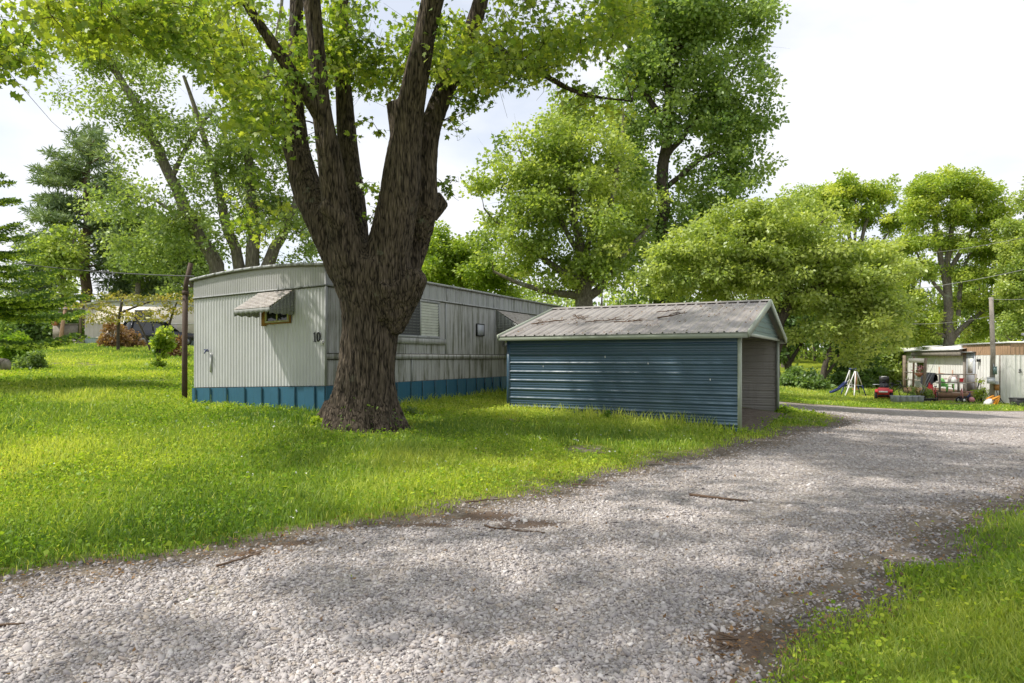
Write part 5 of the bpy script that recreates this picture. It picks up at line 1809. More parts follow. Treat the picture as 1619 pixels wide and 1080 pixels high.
def spruce():
    Z = 15.5
    px0 = -75
    b = P(px0, 640, Z)
    b[2] = g1(b[0], b[1])
    root = thing("spruce_tree", b, "spruce with drooping dark boughs and light new tips at the photo's left edge", "tree")
    top = b[2] + 6.5
    MB().tube([b - [0, 0, .3], b + [0, 0, 3], [b[0], b[1], top]], [.16, .1, .02], 8).build("trunk", M["pine_bark"], root, smooth=True)
    vs, fs, nv = [], [], 0
    C, A, T, S = [], [], [], []
    for k in range(84):
        h = random.random() ** .9
        z = b[2] + 1.15 + h * 5.2
        ln = ((1 - h) * 2.75 + .35) * random.uniform(.75, 1.1)
        a = random.uniform(0, 2 * math.pi)
        d = np.array([math.cos(a), math.sin(a), 0])
        t = np.linspace(0, 1, 9)[:, None]
        path = np.array([b[0], b[1], z]) + d * ln * t + np.array([0, 0, 1]) * ln * (-.32 * t + .30 * t ** 2.2)
        V, F = tube_arr(path, .022 * (1 - .85 * t[:, 0]), 4)
        vs.append(V)
        fs.append(F + nv)
        nv += len(V)
        side = np.cross(d, [0, 0, 1])
        for f in np.linspace(.16, 1, int(8 + ln * 9)):
            p = np.array([np.interp(f, t[:, 0], path[:, q]) for q in range(3)])
            for s in (-1, 1):
                sl = (.16 + .42 * (1 - f)) * ln * .42 * random.uniform(.7, 1.2) + .1
                sd = unit(side * s + d * .75 + np.array([0, 0, -.2 + random.uniform(-.1, .1)]))
                m = max(4, int(sl / .028))
                for q in range(m):
                    g = q / m
                    pp = p + sd * sl * g + np.array([0, 0, -.12 * sl * g * g])
                    for w in (-1, 1):
                        C.append(pp)
                        A.append(sd * .8 + np.cross(sd, [0, 0, 1]) * w * .9 + np.array([0, 0, .35]))
                        T.append(.95 if g > .7 and random.random() < .8 else .45 + random.uniform(-.2, .15))
                        S.append(.075)
    obj("branch", np.vstack(vs), [np.vstack(fs)], M["pine_bark"], root)
    C, A, T, S = map(np.array, (C, A, T, S))
    keep = rng.random(len(C)) < min(1, 110000 / len(C))
    C, A, T, S = C[keep], A[keep], T[keep], S[keep]
    leaves("foliage", C, S * (.7 + .6 * rng.random(len(C))), "leaf", T, "spruce_needle", root, up=.6, axis=A, droop=0)


spruce()


def far_wood():
    """The wood that closes the view: one mass of leaf clumps on many thin trunks."""
    vs, fs, nv = [], [], 0
    cl = []
    for px, Z, top in [(x, random.uniform(72, 95), random.uniform(375, 450) if x > 1230 else random.uniform(430, 490)) for x in np.arange(960, 1800, 7)] + [(x, random.uniform(70, 90), random.uniform(430, 495)) for x in np.arange(-160, 700, 9)] + [(x, random.uniform(60, 85), random.uniform(440, 480)) for x in np.arange(700, 960, 9)]:
        x = (px - CX) / FPX * Z
        g = g1(x, Z)
        h = max(4.0, EYE - (top - HY) / FPX * Z - g)
        V, F = tube_arr(np.array([[x, Z, g - .3], [x + random.uniform(-.6, .6), Z, g + h * .5], [x, Z, g + h * .9]]), np.array([.2, .15, .06]), 5)
        vs.append(V)
        fs.append(F + nv)
        nv += len(V)
        for _ in range(9):
            f = random.uniform(.03, 1)
            cl.append((x + random.gauss(0, 1.6), Z + random.gauss(0, 2), g + h * f, random.uniform(.7, 1.5)))
    cl = np.array(cl)
    o1 = obj("wood_trunks", np.vstack(vs), [np.vstack(fs)], M["dark_bark"], None, origin=np.zeros(3))
    tag(o1, kind="stuff")
    n = 80000
    idx = rng.integers(0, len(cl), n)
    C = cl[idx, :3] + unit(rng.normal(size=(n, 3))) * (rng.random(n) ** .5)[:, None] * cl[idx, 3][:, None]
    tint = .4 + (rng.normal(size=len(cl)) * .2)[idx] + rng.normal(size=n) * .12
    V, F, k = leaf_arrays(C, .5 * (.6 + .7 * rng.random(n)), "leaf")
    o = obj("far_wood", V, [F], M["bright_leaf"], None, attrs={"tint": np.repeat(np.clip(tint, 0, 1), k)}, origin=np.zeros(3))
    tag(o, kind="stuff")


far_wood()

# ---------------------------------------------------------------- ground, gravel, grass, weeds
terrain()
gravel()


def polar(n, r0, r1, a0=-44, a1=43):
    """Points spread thinner with distance from where one stands on the lane."""
    r = np.exp(rng.uniform(math.log(r0), math.log(r1), n))
    a = np.radians(rng.uniform(a0, a1, n))
    return r * np.sin(a), r * np.cos(a), r


def stones():
    x, y, r = polar(330000, 2.2, 24)
    d = road_d(x, y)
    s = soil_at(x, y)
    k = (rng.random(len(x)) < np.clip((d + .45) * 1.6, 0.0, 1) ** 1.6) & (rng.random(len(x)) > s * 1.1) & (d > -.5)
    k &= rng.random(len(x)) > .8 * np.exp(-((np.abs(d - 1.9) - .75) / .32) ** 2) * fbm(x * .8, y * .8, 91, 3) * 1.3
    x, y, r, d = x[k], y[k], r[k], d[k]
    n = len(x)
    t = (1 + 5 ** .5) / 2
    ico = np.array([(-1, t, 0), (1, t, 0), (-1, -t, 0), (1, -t, 0), (0, -1, t), (0, 1, t), (0, -1, -t), (0, 1, -t), (t, 0, -1), (t, 0, 1), (-t, 0, -1), (-t, 0, 1)]) / 1.9
    fi = np.array([(0, 11, 5), (0, 5, 1), (0, 1, 7), (0, 7, 10), (0, 10, 11), (1, 5, 9), (5, 11, 4), (11, 10, 2), (10, 7, 6), (7, 1, 8), (3, 9, 4), (3, 4, 2), (3, 2, 6), (3, 6, 8), (3, 8, 9), (4, 9, 5), (2, 4, 11), (6, 2, 10), (8, 6, 7), (9, 8, 1)])
    tpl = np.array([ico * (1 + rng.normal(size=(12, 1)) * .16) + rng.normal(size=(12, 3)) * .1 for _ in range(24)])
    V = tpl[rng.integers(0, 24, n)]
    size = rng.lognormal(math.log(.0078), .4, n) * (1 + .035 * np.clip(r - 4, 0, 20))
    size = np.clip(size, .004, .026)
    V = V * (size[:, None, None] * np.stack([rng.uniform(.8, 1.5, n), rng.uniform(.7, 1.1, n), rng.uniform(.4, .75, n)], 1)[:, None, :])
    ax = rng.normal(size=(n, 3)) * .35
    ang = rng.uniform(0, 2 * math.pi, n)
    c, s_ = np.cos(ang)[:, None], np.sin(ang)[:, None]
    X, Y, Zc = V[..., 0] * c - V[..., 1] * s_, V[..., 0] * s_ + V[..., 1] * c, V[..., 2]
    Zc = Zc + ax[:, 0:1] * X + ax[:, 1:2] * Y
    gzv = gz(x, y) + np.clip(.012 + d * .03, -.03, .03) + size * .15
    gzv = np.where(d < 0, gz(x, y) + size * .2, gzv)
    V = np.stack([X + x[:, None], Y + y[:, None], Zc + gzv[:, None]], -1).reshape(-1, 3)
    F = (fi[None] + (np.arange(n) * 12)[:, None, None]).reshape(-1, 3)
    tint = np.repeat(np.clip(rng.normal(.5, .22, n) - .25 * np.exp(-np.clip(d, 0, None) / .35), 0, 1), 12)
    hue = np.repeat(rng.random(n), 12)
    m = NT("limestone")
    col = m.ramp(m.attr("tint"), [(0, (0.22, 0.2, 0.195)), (.35, (0.37, 0.34, 0.335)), (.7, (0.48, 0.445, 0.435)), (1, (0.62, 0.585, 0.565))])
    col = m.mix(m.ramp(m.attr("hue"), [(.78, (0, 0, 0)), (1, (.6, .6, .6))]), col, (.42, .34, .26))
    mat = m.pbr(col, .88, 0, m.bump(m.noise(m.coord(), 160, 3), .25, .004), .25)
    o = obj("gravel_stones", V, [F], mat, None, attrs={"tint": tint, "hue": hue}, origin=np.zeros(3))
    tag(o, kind="stuff")


def blades():
    x, y, r = polar(760000, 2.5, 62)
    x2, y2, r2 = polar(60000, 2.2, 20, 43, 80)               # the verge beside the camera
    x3, y3, r3 = polar(170000, 2.2, 7.5, 8, 60)
    x2, y2, r2 = np.concatenate([x2, x3]), np.concatenate([y2, y3]), np.concatenate([r2, r3])
    x, y, r = np.concatenate([x, x2]), np.concatenate([y, y2]), np.concatenate([r, r2])
    b = bare(x, y)
    d = road_d(x, y)
    patch = fbm(x * .8, y * .8, 31, 3)
    p = np.clip(1.0 - b * 1.12, 0, 1) ** 1.3 * np.where(d > 0, np.where(patch > .55, .05, .01) + .25 * np.exp(-d / .15), 1.0)
    k = (rng.random(len(x)) < p) & ~built(x, y)
    x, y, r, patch, b = x[k], y[k], r[k], patch[k], b[k]
    n = len(x)
    tall = fbm(x * .55, y * .55, 41, 3)
    h = (.038 + .085 * np.clip(tall - .25, 0, 1) * 1.5) * rng.uniform(.5, 1.35, n) * (1 - .72 * b) * (1 + .012 * r)
    h = np.where((x > .8) & (y < 8) & (d[k] < 0), h * 1.35, h)
    wall = inside(CP, x, y, -.3, 5.2, -.3, 0) | inside(TR, x, y, -.3, 3.7, -.25, .1) | inside(TR, x, y, -.25, 0, 0, 12) | (np.hypot(x + 2.43, y - 11) < .85)
    h = np.where(wall & (rng.random(n) < .5), h * 1.9, h)
    w = .0015 * (1 + r / 3) * rng.uniform(.7, 1.4, n)
    a = rng.uniform(0, 2 * math.pi, n)
    lean = rng.uniform(.1, .75, n) * h
    la = rng.uniform(0, 2 * math.pi, n)
    z = gz(x, y) - .004
    sx, sy = np.cos(a) * w, np.sin(a) * w
    lx, ly = np.cos(la) * lean, np.sin(la) * lean
    V = np.empty((n, 5, 3))
    V[:, 0] = np.stack([x - sx, y - sy, z], 1)
    V[:, 1] = np.stack([x + sx, y + sy, z], 1)
    V[:, 2] = np.stack([x + sx * .75 + lx * .35, y + sy * .75 + ly * .35, z + h * .6], 1)
    V[:, 3] = np.stack([x - sx * .75 + lx * .35, y - sy * .75 + ly * .35, z + h * .6], 1)
    V[:, 4] = np.stack([x + lx, y + ly, z + h * .97], 1)
    q = np.arange(n)[:, None] * 5
    F = [q + np.array([0, 1, 2, 3]), q + np.array([3, 2, 4])]
    hue = fbm(x * .35, y * .35, 51, 3)
    tint = .48 + (hue - .5) * 1.1 + (patch - .5) * .5 + rng.normal(size=n) * .13 - .14 * ((x > .6) & (y < 8))
    dry = rng.random(n) < .05
    tint = np.where(dry, 1.0, tint)
    o = obj("grass", V.reshape(-1, 3), F, M["grass_blade"], None, attrs={"tint": np.repeat(np.clip(tint, 0, 1), 5)}, origin=np.zeros(3))
    tag(o, kind="stuff")


def weeds():
    x, y, r = polar(260000, 2.6, 36)
    pt = fbm(x * .7, y * .7, 61, 4)
    d = road_d(x, y)
    b = bare(x, y)
    p = np.clip((pt - .32) * 5, 0.1, 1) * np.clip(1 - b * 1.08, .03, 1) ** 1.4 * np.where(d > 0.05, .004, 1)
    k = (rng.random(len(x)) < p) & ~built(x, y)
    x, y, r, pt = x[k], y[k], r[k], pt[k]
    n = len(x)
    h = rng.uniform(.02, .1, n)
    big = rng.random(n) < .05
    pick = rng.random(n)
    size = np.where(big, rng.uniform(.03, .05, n), rng.uniform(.011, .024, n)) * (.7 + .085 * r)
    C = np.stack([x, y, gz(x, y) + h], 1)
    hue = fbm(x * .35, y * .35, 51, 3)
    tint = .48 + (hue - .5) * .9 + rng.normal(size=n) * .2
    for nm, sel, shp in (("clover", ~big & (pick < .5), "round"), ("ground_ivy", ~big & (pick >= .5), "oval"), ("broadleaf_weeds", big, "wide")):
        V, F, kk = leaf_arrays(C[sel], size[sel], shp, up=1.1, droop=.1, curl=.3)
        o = obj(nm, V, [F], M["weed_leaf"], None, attrs={"tint": np.repeat(np.clip(tint[sel], 0, 1), kk)}, origin=np.zeros(3))
        tag(o, kind="stuff")
    # clover blossom
    x, y, r = polar(600, 3, 20)
    pt = fbm(x * .5, y * .5, 71, 3)
    k = (road_d(x, y) < -.3) & (pt > .55) & ~built(x, y)
    x, y, r = x[k], y[k], r[k]
    C = np.stack([x, y, gz(x, y) + rng.uniform(.07, .12, len(x))], 1)
    C = np.repeat(C, 3, 0) + rng.normal(size=(len(C) * 3, 3)) * .003
    V, F, kk = leaf_arrays(C, .011 + .007 * rng.random(len(C)), "round", up=.6)
    o = obj("clover_blossom", V, [F], M["petal_white"], None, origin=np.zeros(3))
    tag(o, kind="stuff")


stones()
blades()
weeds()


# litter of dead leaves and twigs along the lane's edge
def litter():
    x, y, r = polar(48000, 2.6, 18)
    d = road_d(x, y)
    p = np.exp(-np.abs(d + .15) / .3) + .1 + soil_at(x, y)
    k = (rng.random(len(x)) < p * .5) & ~built(x, y)
    x, y = x[k], y[k]
    C = np.stack([x, y, gz(x, y) + .028], 1)
    V, F, kk = leaf_arrays(C, .012 + .03 * rng.random(len(C)) ** 2, "leaf", up=1.6, droop=0)
    o = obj("leaf_litter", V, [F], M["dead_leaf"], None, attrs={"tint": np.repeat(rng.random(len(C)) * .6, kk)}, origin=np.zeros(3))
    tag(o, kind="stuff")


litter()


def stick(px0, py0, px1, py1, r, lab, Z=None, bend=.03, twigs=2):
    def on(px, py):
        z = 8.0
        for _ in range(30):
            q = P(px, py, z)
            e = q[2] - g1(q[0], q[1])
            z *= 1 + .5 * e / max(.3, EYE - g1(q[0], q[1]))
        q = P(px, py, z)
        q[2] = g1(q[0], q[1]) + max(r * .8, .012) + .03
        return q
    a, b = on(px0, py0), on(px1, py1)
    t = np.linspace(0, 1, 9)[:, None]
    L = np.linalg.norm(b - a)
    path = a + (b - a) * t + rng.normal(size=(9, 3)) * np.array([1, 1, .08]) * L * bend
    path[:, 2] = gz(path[:, 0], path[:, 1]) + .035 + r * .6
    m = MB()
    m.tube(path, np.linspace(r, r * .45, 9), 6)
    for _ in range(twigs):
        k = random.randint(2, 6)
        e = path[k] + np.array([random.uniform(-.25, .25), random.uniform(-.2, .2), .0]) * L
        e[2] = g1(e[0], e[1]) + .035
        m.tube([path[k], (path[k] + e) / 2 + [0, 0, .01], e], [r * .5, r * .35, r * .2], 4)
    tag(m.build("fallen_stick", M["twig_brown"], None, smooth=True), lab, "stick", "sticks fallen on the lane")


stick(1090, 789, 1184, 799, .017, "longest straight brown stick lying across the gravel lane", twigs=0, bend=.008)
stick(340, 905, 415, 882, .009, "reddish stick among litter at the lane's left edge", twigs=3)
stick(0, 1000, 38, 997, .008, "short dark stick at the photo's lower left edge", twigs=0)
stick(765, 838, 860, 850, .008, "thin twig beside the brown soil patch mid-lane", twigs=3)
stick(905, 771, 958, 775, .009, "dark stick at the grass edge below the carport's middle", twigs=1)
stick(1140, 1010, 1148, 1052, .006, "curved thin twig on the bare soil patch in the foreground", bend=.08, twigs=1)
stick(738, 800, 800, 795, .008, "dark twig at the grass edge left of the soil patch", twigs=2)


def roof_branch(u, s, du, ds, r, lab, tw=6):
    """A fallen branch lying on the carport's front roof slope; s runs from eave (0) to ridge (1)."""
    def q(u_, s_):
        v = -.1 + s_ * (2.65 + .1)
        return CP.p(u_, v, 1.955 + v * CP_SLOPE + .055)
    m = MB()
    t = np.linspace(0, 1, 7)
    path = np.array([q(u + du * f + random.gauss(0, .02), s + ds * f + random.gauss(0, .01)) for f in t])
    m.tube(path, np.linspace(r, r * .4, 7), 5)
    for _ in range(tw):
        k = random.randint(1, 5)
        f = t[k]
        e = q(u + du * f + random.uniform(-.3, .3), s + ds * f + random.uniform(-.08, .08)) + [0, 0, random.uniform(0, .06)]
        m.tube([path[k], (path[k] + e) / 2 + [0, 0, .015], e], [r * .6, r * .45, r * .25], 4)
    tag(m.build("fallen_branch", M["twig_brown"], None, smooth=True), lab, "branch", "branches fallen on the carport roof")


roof_branch(4.75, .33, -.75, .13, .016, "leftmost fallen branch on the carport roof, near its left eave corner", 4)
roof_branch(4.05, .62, -.5, -.18, .014, "twiggy fallen branch high on the carport roof, left of middle", 9)
roof_branch(3.45, .36, -.8, .05, .012, "tangle of thin twigs in the middle of the carport roof", 10)
roof_branch(2.75, .3, -.6, .05, .013, "fallen branch low on the carport roof, right of the twig tangle", 9)
roof_branch(1.9, .42, -.5, .18, .018, "bare slanting branch on the carport roof's right half", 3)
roof_branch(2.1, .66, -.5, .06, .012, "small fallen twig near the carport's ridge, above the slanting branch", 3)


def roof_litter():
    n = 900
    u = rng.uniform(-.05, 4.9, n)
    s = rng.random(n) ** 1.0
    k = vnoise(u * 2.2, s * 6, 81) > .52
    u, s = u[k], s[k]
    v = -.1 + s * 2.72
    C = np.array([CP.p(a, b, 1.955 + b * CP_SLOPE + .034) for a, b in zip(u, v)])
    V, F, kk = leaf_arrays(C, .02 + .045 * rng.random(len(C)), "leaf", up=2.2, droop=0)
    o = obj("roof_litter", V, [F], M["dead_leaf"], None, attrs={"tint": np.repeat(rng.random(len(C)) * .4, kk)}, origin=np.zeros(3))
    tag(o, kind="stuff")


roof_litter()


# ---------------------------------------------------------------- poles and wires
def poles():
    # rusty pipe left of the trailer, bent at the top
    Z = 14.3
    b = P(292, 628, Z)
    b[2] = g1(b[0], b[1])
    root = thing("pipe_pole", b, "rusty pipe standing by the mobile home's left corner, leaning at its top", "pole")
    MB().tube([b - [0, 0, .3], P(292, 560, Z), P(293, 463, Z)], .056, 12).build("pipe", M["rust_pipe"], root, smooth=True)
    MB().tube([P(293, 466, Z), P(293.5, 460, Z)], .068, 12).build("collar", M["rust_pipe"], root)
    MB().tube([P(293.2, 462, Z), P(294.5, 448, Z), P(302, 416, Z)], .05, 12).build("pipe", M["rust_pipe"], root, smooth=True)
    # utility pole by number 8
    Z = 31.0
    b = P(1568, 640, Z)
    b[2] = g1(b[0], b[1])
    root = thing("utility_pole", b, "weathered grey timber pole with meter boxes in front of the white mobile home", "pole")
    MB().tube([b - [0, 0, .3], P(1570, 560, Z), P(1567, 470, Z)], [.11, .1, .085], 10).build("pole", M["grey_wood"], root, smooth=True)
    fr = Fr(P(1568, 600, Z - .2), math.radians(-25))

    def bx(nm, mt, px, py, w, h, dd=.16, z=Z - .2):
        c = P(px, py, z)
        f = Fr(c, math.radians(-20))
        m = MB()
        m.box(f, -w / 2, w / 2, -dd / 2, dd / 2, -h / 2, h / 2)
        m.box(f, -w / 2 - .012, w / 2 + .012, -dd / 2 - .012, dd / 2 + .012, h / 2, h / 2 + .02)
        m.build(nm, M[mt], root)
    bx("meter_box", "box_grey", 1567, 602, .28, .26)
    bx("switch_box", "box_grey", 1575, 606, .14, .13)
    bx("transformer_can", "gable_teal", 1573, 586, .12, .34)
    bx("outlet_box", "raw_pine", 1576, 613, .15, .26)
    m = MB()
    m.tube([P(1575, 618, Z - .2), P(1578, 625, Z - .3), P(1584, 634, Z - .3), P(1590, 640, Z - .2)], .02, 6)
    m.build("conduit", M["cable_black"], root)
    m = MB()
    m.tube([P(1571, 575, Z - .14), P(1571, 606, Z - .14)], .02, 6)
    m.build("conduit", M["grey_metal"], root)


poles()


def wire(a, b, sag, r, lab, mat="cable_grey"):
    t = np.linspace(0, 1, 24)[:, None]
    p = a + (b - a) * t - np.array([0, 0, 1]) * sag * 4 * t * (1 - t)
    V, F = tube_arr(p, r, 5)
    tag(obj("wire", V, [F], M[mat], None), lab, "wire", "overhead wires")


wire(P(-60, 402, 20), P(308, 437, 13.6), .12, .012, "overhead wire from the photo's left edge to the grey mobile home's corner", "cable_black")
wire(P(20, 458, 30), P(296, 475, 14.4), .2, .007, "thinner lower wire running to the rusty pipe", "cable_black")
wire(P(1445, 457, 36), P(1650, 419, 30), .1, .014, "thick middle wire at the photo's right edge, above the pole top")
wire(P(1440, 512, 38), P(1566, 500, 31), .12, .01, "lowest wire reaching the timber pole from the locust tree")
wire(P(1470, 400, 38), P(1650, 368, 30), .1, .009, "highest wire across the tall locust's crown")
wire(P(1567, 473, 31), P(1650, 471, 24), .04, .009, "short wire from the timber pole's top to the photo's right edge")


# ---------------------------------------------------------------- things around number 8
def at_ground(px, Z, py=630):
    q = P(px, py, Z)
    q[2] = g1(q[0], q[1])
    return q


def swing_set():
    b = at_ground(1342, 38)
    root = thing("swing_set", b, "small white and blue swing set with a slide on the lawn at the wood's edge", "swing set")
    k = 38 / FPX

    def w(px, h, dy=0.0):
        return np.array([(px - CX) / FPX * (38 + dy), 38 + dy, b[2] + h])
    top_l, top_r = w(1344, 1.46, 0), w(1353, 1.46, -.1)
    MB().bar(w(1342.5, 1.46), w(1354.5, 1.46, -.1), .1, .1).build("top_bar", M["blue_plastic"], root)
    feet = [(1329, -.55, top_l), (1341, .95, top_l), (1350.5, -1.15, top_r), (1336, -1.0, top_r), (1369, -.3, top_r), (1359, .9, top_r)]
    for px, dy, t in feet:
        f = w(px, 0, dy)
        m_ = t + (f - t) * .62
        lg = MB().tube([t, m_], .03, 6).build("leg", M["white_plastic"], root)
        MB().tube([m_, f - [0, 0, .04]], .034, 6).build("leg_foot", M["blue_plastic" if px in (1369, 1359, 1329) else "white_plastic"], lg)
    m = MB()
    m.bar(w(1331, .6, -.3), w(1363, .52, -.1), .04)
    m.build("cross_bar", M["white_plastic"], root)
    m = MB()
    path = [w(1338, .72, -.2), w(1334, .6, -.5), w(1325, .33, -.8), w(1317, .2, -1.0), w(1313, .16, -1.05)]
    for p, q in zip(path[:-1], path[1:]):
        m.bar(p, q, .17, .04)
        m.bar(p + [0, .09, .03], q + [0, .09, .03], .04, .1)
        m.bar(p + [0, -.09, .03], q + [0, -.09, .03], .04, .1)
    m.build("slide", M["blue_plastic"], root)
    m = MB()
    m.tube([w(1351, 1.42), w(1351, .3)], .012, 4).tube([w(1354, 1.42), w(1354, .3)], .012, 4)
    m.bar(w(1350.4, .3, -.12), w(1354.6, .3, .12), .2, .05)
    m.build("swing_seat", M["salmon_plastic"], root)
    m = MB()
    m.bar(w(1352, 1.35, .25), w(1353.5, .35, .3), .1, .03)
    m.build("hanging_strap", M["salmon_plastic"], root)
    m = MB()
    m.tube([w(1340, .35, .1), w(1340.5, .75, .1), w(1343, .85, .1), w(1346.5, .75, .1), w(1347, .35, .1)], .022, 6)
    m.bar(w(1340, .42, .1), w(1347, .42, .1), .3, .05)
    m.build("glider_seat", M["white_plastic"], root)


swing_set()


def mower():
    b = at_ground(1397, 36)
    root = thing("riding_mower", b, "red riding lawn mower parked facing the lane beside the white mobile home", "lawn mower")
    fr = Fr(b, math.radians(-30))
    m = MB()
    m.prism([fr.p(-.32, y, z) for y, z in ((-.75, .32), (-.78, .5), (-.7, .68), (.1, .74), (.1, .32))], fr.U * .64)
    m.build("hood", M["red_paint"], root)
    m = MB()
    m.box(fr, -.25, .25, -.792, -.775, .46, .56)
    m.build("grille", M["white_plastic"], root)
    m = MB()
    m.box(fr, -.3, .3, -.7, .9, .2, .33)
    m.build("chassis", M["black_iron"], root)
    m = MB()
    m.prism([fr.p(-.5, y, z) for y, z in ((.35, .42), (.45, .58), (1.05, .6), (1.15, .42))], fr.U * 1.0)
    m.build("fender", M["red_paint"], root)
    m = MB()
    m.box(fr, -.24, .24, .5, .95, .6, .68)
    m.box(fr, -.24, .24, .92, 1.0, .66, .98)
    m.build("seat", M["black_cloth"], root)
    m = MB()
    m.tube([fr.p(0, .15, .7), fr.p(0, .3, .95)], .025, 6)
    V, F = tube_arr([fr.p(.17 * math.cos(a), .3 + .05 * math.sin(a), .95 + .16 * math.sin(a)) for a in np.linspace(0, 6.283, 15)], .014, 5)
    m.add(V, F)
    m.build("steering_wheel", M["black_iron"], root)
    m = MB()
    m.lathe(fr.p(0, .0, .14), [(.52, 0), (.55, .05), (.5, .13), (.2, .16)], 16)
    m.build("cutting_deck", M["red_paint"], root)
    for s in (-1, 1):
        for y, r, wd in ((-.5, .19, .16), (.75, .26, .22)):
            c = fr.p(s * .42, y, r)
            wh = MB().tube([c - fr.U * wd / 2, c + fr.U * wd / 2], r, 14).build("wheel", M["tyre_rubber"], root)
            MB().tube([c - fr.U * (wd / 2 + .008), c + fr.U * (wd / 2 + .008)], r * .5, 10).build("rim", M["salmon_plastic"], wh)


mower()
bpy.data.objects['riding_mower'].scale = (.84, .84, .84)


def grill():
    b = at_ground(1398, 38.5)
    root = thing("barbecue_grill", b, "black barbecue grill with raised lid standing behind the red mower", "grill")
    fr = Fr(b, math.radians(-25))
    m = MB()
    for s in (-1, 1):
        for y in (-.22, .22):
            m.bar(fr.p(s * .5, y, 0), fr.p(s * .3, y, .8), .04)
    m.build("leg", M["black_iron"], root)
    MB().prism([fr.p(-.36, y, z) for y, z in ((-.3, .8), (-.24, .58), (.24, .58), (.3, .8))], fr.U * .72).build("fire_box", M["black_iron"], root)
    m = MB()
    m.prism([fr.p(-.36, y, z) for y, z in ((.3, .82), (.36, 1.3), (.2, 1.38), (.06, 1.22), (.24, .82))], fr.U * .72)
    lid = m.build("lid", M["black_iron"], root)
    MB().bar(fr.p(-.2, .1, 1.36), fr.p(.2, .1, 1.36), .04).build("handle", M["white_plastic"], lid)
    m = MB()
    m.box(fr, -.85, -.37, -.25, .25, .77, .8)
    m.build("side_shelf", M["box_grey"], root)


grill()
bpy.data.objects['barbecue_grill'].scale = (.68, .68, .8)


def bicycle(b, ang, lab, frame_mat, wr=.3, group=None):
    root = thing("bicycle", b, lab, "bicycle", group)
    fr = Fr(b, ang)
    for u in (-.5, .5):
        V, F = tube_arr([fr.p(u + wr * math.cos(a), 0, wr + wr * math.sin(a)) for a in np.linspace(0, 2 * math.pi, 21)], .022, 6)
        wh = obj("wheel", V, [F], M["tyre_rubber"], root)
        m = MB()
        for a in np.linspace(0, math.pi, 6)[:-1]:
            m.bar(fr.p(u - wr * math.cos(a), 0, wr - wr * math.sin(a)), fr.p(u + wr * math.cos(a), 0, wr + wr * math.sin(a)), .006)
        m.build("spokes", M["grey_metal"], wh)
    m = MB()
    for p, q in (((-.5, wr), (-.1, wr)), ((-.1, wr), (-.25, .72)), ((-.5, wr), (-.22, .66)), ((-.22, .66), (.33, .7)), ((-.1, wr), (.33, .66)), ((.3, .82), (.5, wr))):
        m.tube([fr.p(p[0], 0, p[1]), fr.p(q[0], 0, q[1])], .02, 6)
    m.build("frame", M[frame_mat], root)
    m = MB()
    m.box(fr, -.36, -.16, -.05, .05, .74, .79)
    m.build("saddle", M["black_cloth"], root)
    m = MB()
    m.tube([fr.p(.22, -.24, .9), fr.p(.3, -.1, .86), fr.p(.3, .1, .86), fr.p(.22, .24, .9)], .016, 6)
    m.build("handlebar", M["black_iron"], root)


bicycle(at_ground(1416, 37.5), math.radians(10), "dark bicycle parked between the red mower and the white mobile home's corner", "suv_paint")
bicycle(at_ground(1477, 34.6), math.radians(70), "red bicycle standing against the porch deck under the jacket", "red_paint", .24)


def tubs():
    for i in range(5):
        b = at_ground(1415 + i * 9.6, 33.6)
        labs = ["pale grey planting tub at the left end of the row before the porch", "second pale grey tub from the left in the row before the porch", "middle pale grey tub of the row before the porch",
                "fourth pale grey tub from the left in the row before the porch", "pale grey planting tub at the right end of the row before the porch"]
        root = thing("planting_tub", b, labs[i], "planter", "grey tubs in a row before the porch")
        fr = Fr(b, math.radians(-8))
        m = MB()
        w, d, h = .145, .2, .32
        o = [fr.p(su * w * f, sv * d * f, z) for f, z in ((.85, -.02), (1, h)) for su, sv in ((-1, -1), (1, -1), (1, 1), (-1, 1))]
        m.add(o, [(0, 1, 5, 4), (1, 2, 6, 5), (2, 3, 7, 6), (3, 0, 4, 7), (0, 3, 2, 1)])
        m.box(fr, -w - .012, w + .012, -d - .015, -d + .012, h - .03, h + .012)
        m.box(fr, -w - .012, w + .012, d - .012, d + .015, h - .03, h + .012)
        m.build("tub", M["grey_plastic"], root)
        m = MB()
        m.box(fr, -w + .015, w - .015, -d + .015, d - .015, h - .1, h - .03)
        m.build("soil", M["soil_dark"], root)
    G = "potted plants before the porch"
    for px, Zp, w_, h_, lm, t, lab in ((1442, 34.2, 6, 17, "deep_leaf", .6, "bushy dark potted plant behind the grey tubs, leftmost of the plants"), (1452, 34.3, 7, 20, "olive_leaf", .3, "taller olive potted plant behind the grey tubs' right end"), (1463, 34.2, 7, 18, "bright_leaf", .4, "bright green potted plant left of the porch steps"), (1471, 34.5, 5, 14, "deep_leaf", .7, "small potted plant beside the red bicycle")):
        bush("potted_plant", lab, px, 634, Zp, w_, h_, 10, 420, lm, .07, cat="plant", group=G, tint=t, cl_r=.12, sink=-.2)
    m = MB()
    b = at_ground(1466, 34.0)
    fr = Fr(b, math.radians(-8))
    m.box(fr, -.34, .34, -.2, .2, -.02, .13)
    m.box(fr, -.37, .37, -.23, .23, .13, .17)
    tag(m.build("black_tray", M["black_iron"], None), "low black plant tray right of the grey tubs", "tray")


tubs()


